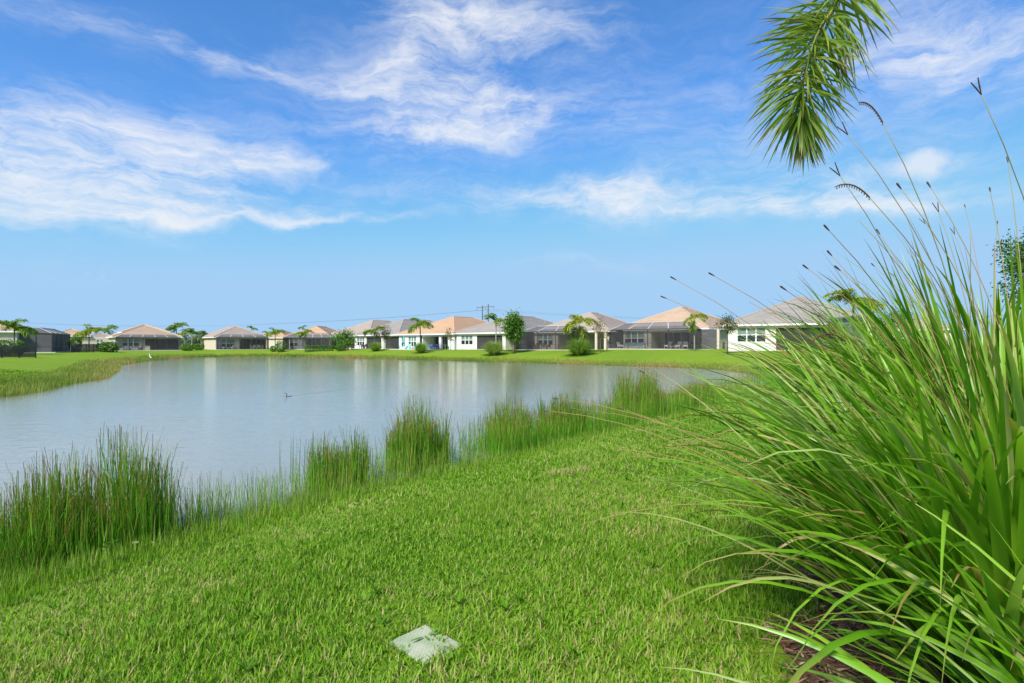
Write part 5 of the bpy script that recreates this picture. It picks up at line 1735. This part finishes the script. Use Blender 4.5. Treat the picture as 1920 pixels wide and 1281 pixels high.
# ------------------------------------------------------------------ the palm whose frond hangs into the picture
TR = Vector((3.75, 3.05, 0)); TR.z = gz(TR.x, TR.y)
CZ = 5.7 - TR.z
pr = empty('foxtail_palm', TR, 0, 'palm with a bushy green frond hanging down against the sky', 'palm tree')
m = MB()
m.tube([(0, 0, -.2), (0, 0, .3), (0, 0, 1.5), (.01, 0, 3.0), (0, 0, CZ - .9)], [.20, .16, .14, .13, .12], 14)
m.build('trunk', 'palm_bark', pr, smooth=True)
MB().tube([(0, 0, CZ - .9), (0, 0, CZ - .5), (0, 0, CZ - .05), (0, 0, CZ + .1)], [.12, .14, .09, .03], 12).build('crownshaft', 'leaf_green', pr, smooth=True)


def plume_frond(pts, nl, parts=True, leaf_l=.34, start=.25):
    """rachis through world points; leaflets stand out on all sides and point to the tip"""
    P = [Vector(p) - TR for p in pts]
    # Catmull-Rom
    C = []
    for i in range(len(P) - 1):
        a, b, c, d = P[max(i - 1, 0)], P[i], P[i + 1], P[min(i + 2, len(P) - 1)]
        for k in range(8):
            t = k / 8
            C.append(.5 * ((2 * b) + (c - a) * t + (2 * a - 5 * b + 4 * c - d) * t * t + (3 * b - a - 3 * c + d) * t ** 3))
    C.append(P[-1])
    n = len(C)
    m = MB(); m.tube(C, [.016 * (1 - i / n) + .0035 for i in range(n)], 7, .9)
    fr = m.build('frond', 'frond_near', pr, smooth=True)
    allV = []; allF = []; allT = []; allR = []
    for k in range(nl):
        s = start + (1 - start) * (k + random.random()) / nl
        i = min(n - 2, int(s * (n - 1))); f = s * (n - 1) - i
        q = C[i].lerp(C[i + 1], f); tg = (C[i + 1] - C[i]).normalized()
        a = tg.cross(Vector((0, 1, 0))).normalized(); b_ = tg.cross(a)
        ph = random.uniform(0, 6.283)
        out = a * math.cos(ph) + b_ * math.sin(ph) * .8
        L = leaf_l * (1.22 - .42 * (s - start) / (1 - start)) * (1.0 - .4 * max(0, s - .85) / .15) * random.uniform(.72, 1.12)
        op = random.uniform(.95, 1.5) * (1.0 - .75 * max(0, s - .8) / .2)
        d0 = (out * math.sin(op) + tg * math.cos(op)).normalized()
        grav = Vector((0, 0, -1)) * random.uniform(.1, .4)
        w = d0.cross(Vector((random.gauss(0, 1), random.gauss(0, 1), random.gauss(0, .5)))).normalized()
        wid = random.uniform(.011, .019)
        V = []; R_ = []
        for j in range(6):
            t = j / 5
            p = q + d0 * L * t + grav * L * t * t * .5 + tg * L * .22 * t * t
            pw = wid * (.35, .9, 1.0, .85, .55, .06)[j]
            nn = w.cross(d0) * pw * .22
            V += [p - w * pw / 2 + nn, p, p + w * pw / 2 + nn]; R_ += [t] * 3
        tn = min(1, max(0, random.gauss(.5, .24)))
        if parts and k % 4 < 3:
            me = np_mesh('leaflet', [tuple(v) for v in V], ribbon_faces(1, 5, 3), [tn] * 18, R_, True)
            link('leaflet', me, 'frond_near', fr)
        else:
            b0 = len(allV); allV += [tuple(v) for v in V]; allT += [tn] * 18; allR += R_
            allF += (ribbon_faces(1, 5, 3) + b0).tolist()
    if allV:
        tag(link('leaflets', np_mesh('leaflets', allV, allF, allT, allR, True), 'frond_near', fr), kind='stuff')


dF = 3.2
plume_frond([TR + Vector((0, 0, CZ)), (3.25, 3.1, 5.98), (2.6, 3.15, 5.75), (2.2, 3.18, 5.1), at(1570, dF, 0), at(1534, dF, 59), at(1510, dF, 135), at(1502, dF, 195), at(1508, dF, 252)], 400, True, .335, .44)
for (dx, dy, dz) in ((1.9, .5, .3), (.9, -1.9, .5), (-.5, -2.0, .1), (.4, -.6, 1.9), (1.5, -1.2, 1.0), (1.3, 1.6, .9)):
    e = Vector((TR.x, TR.y, TR.z + CZ))
    plume_frond([e, e + Vector((dx * .3, dy * .3, dz * .4 + .35)), e + Vector((dx * .7, dy * .7, dz * .6 + .4)), e + Vector((dx * 1.1, dy * 1.1, dz * .5))], 260, False, .36, .25)
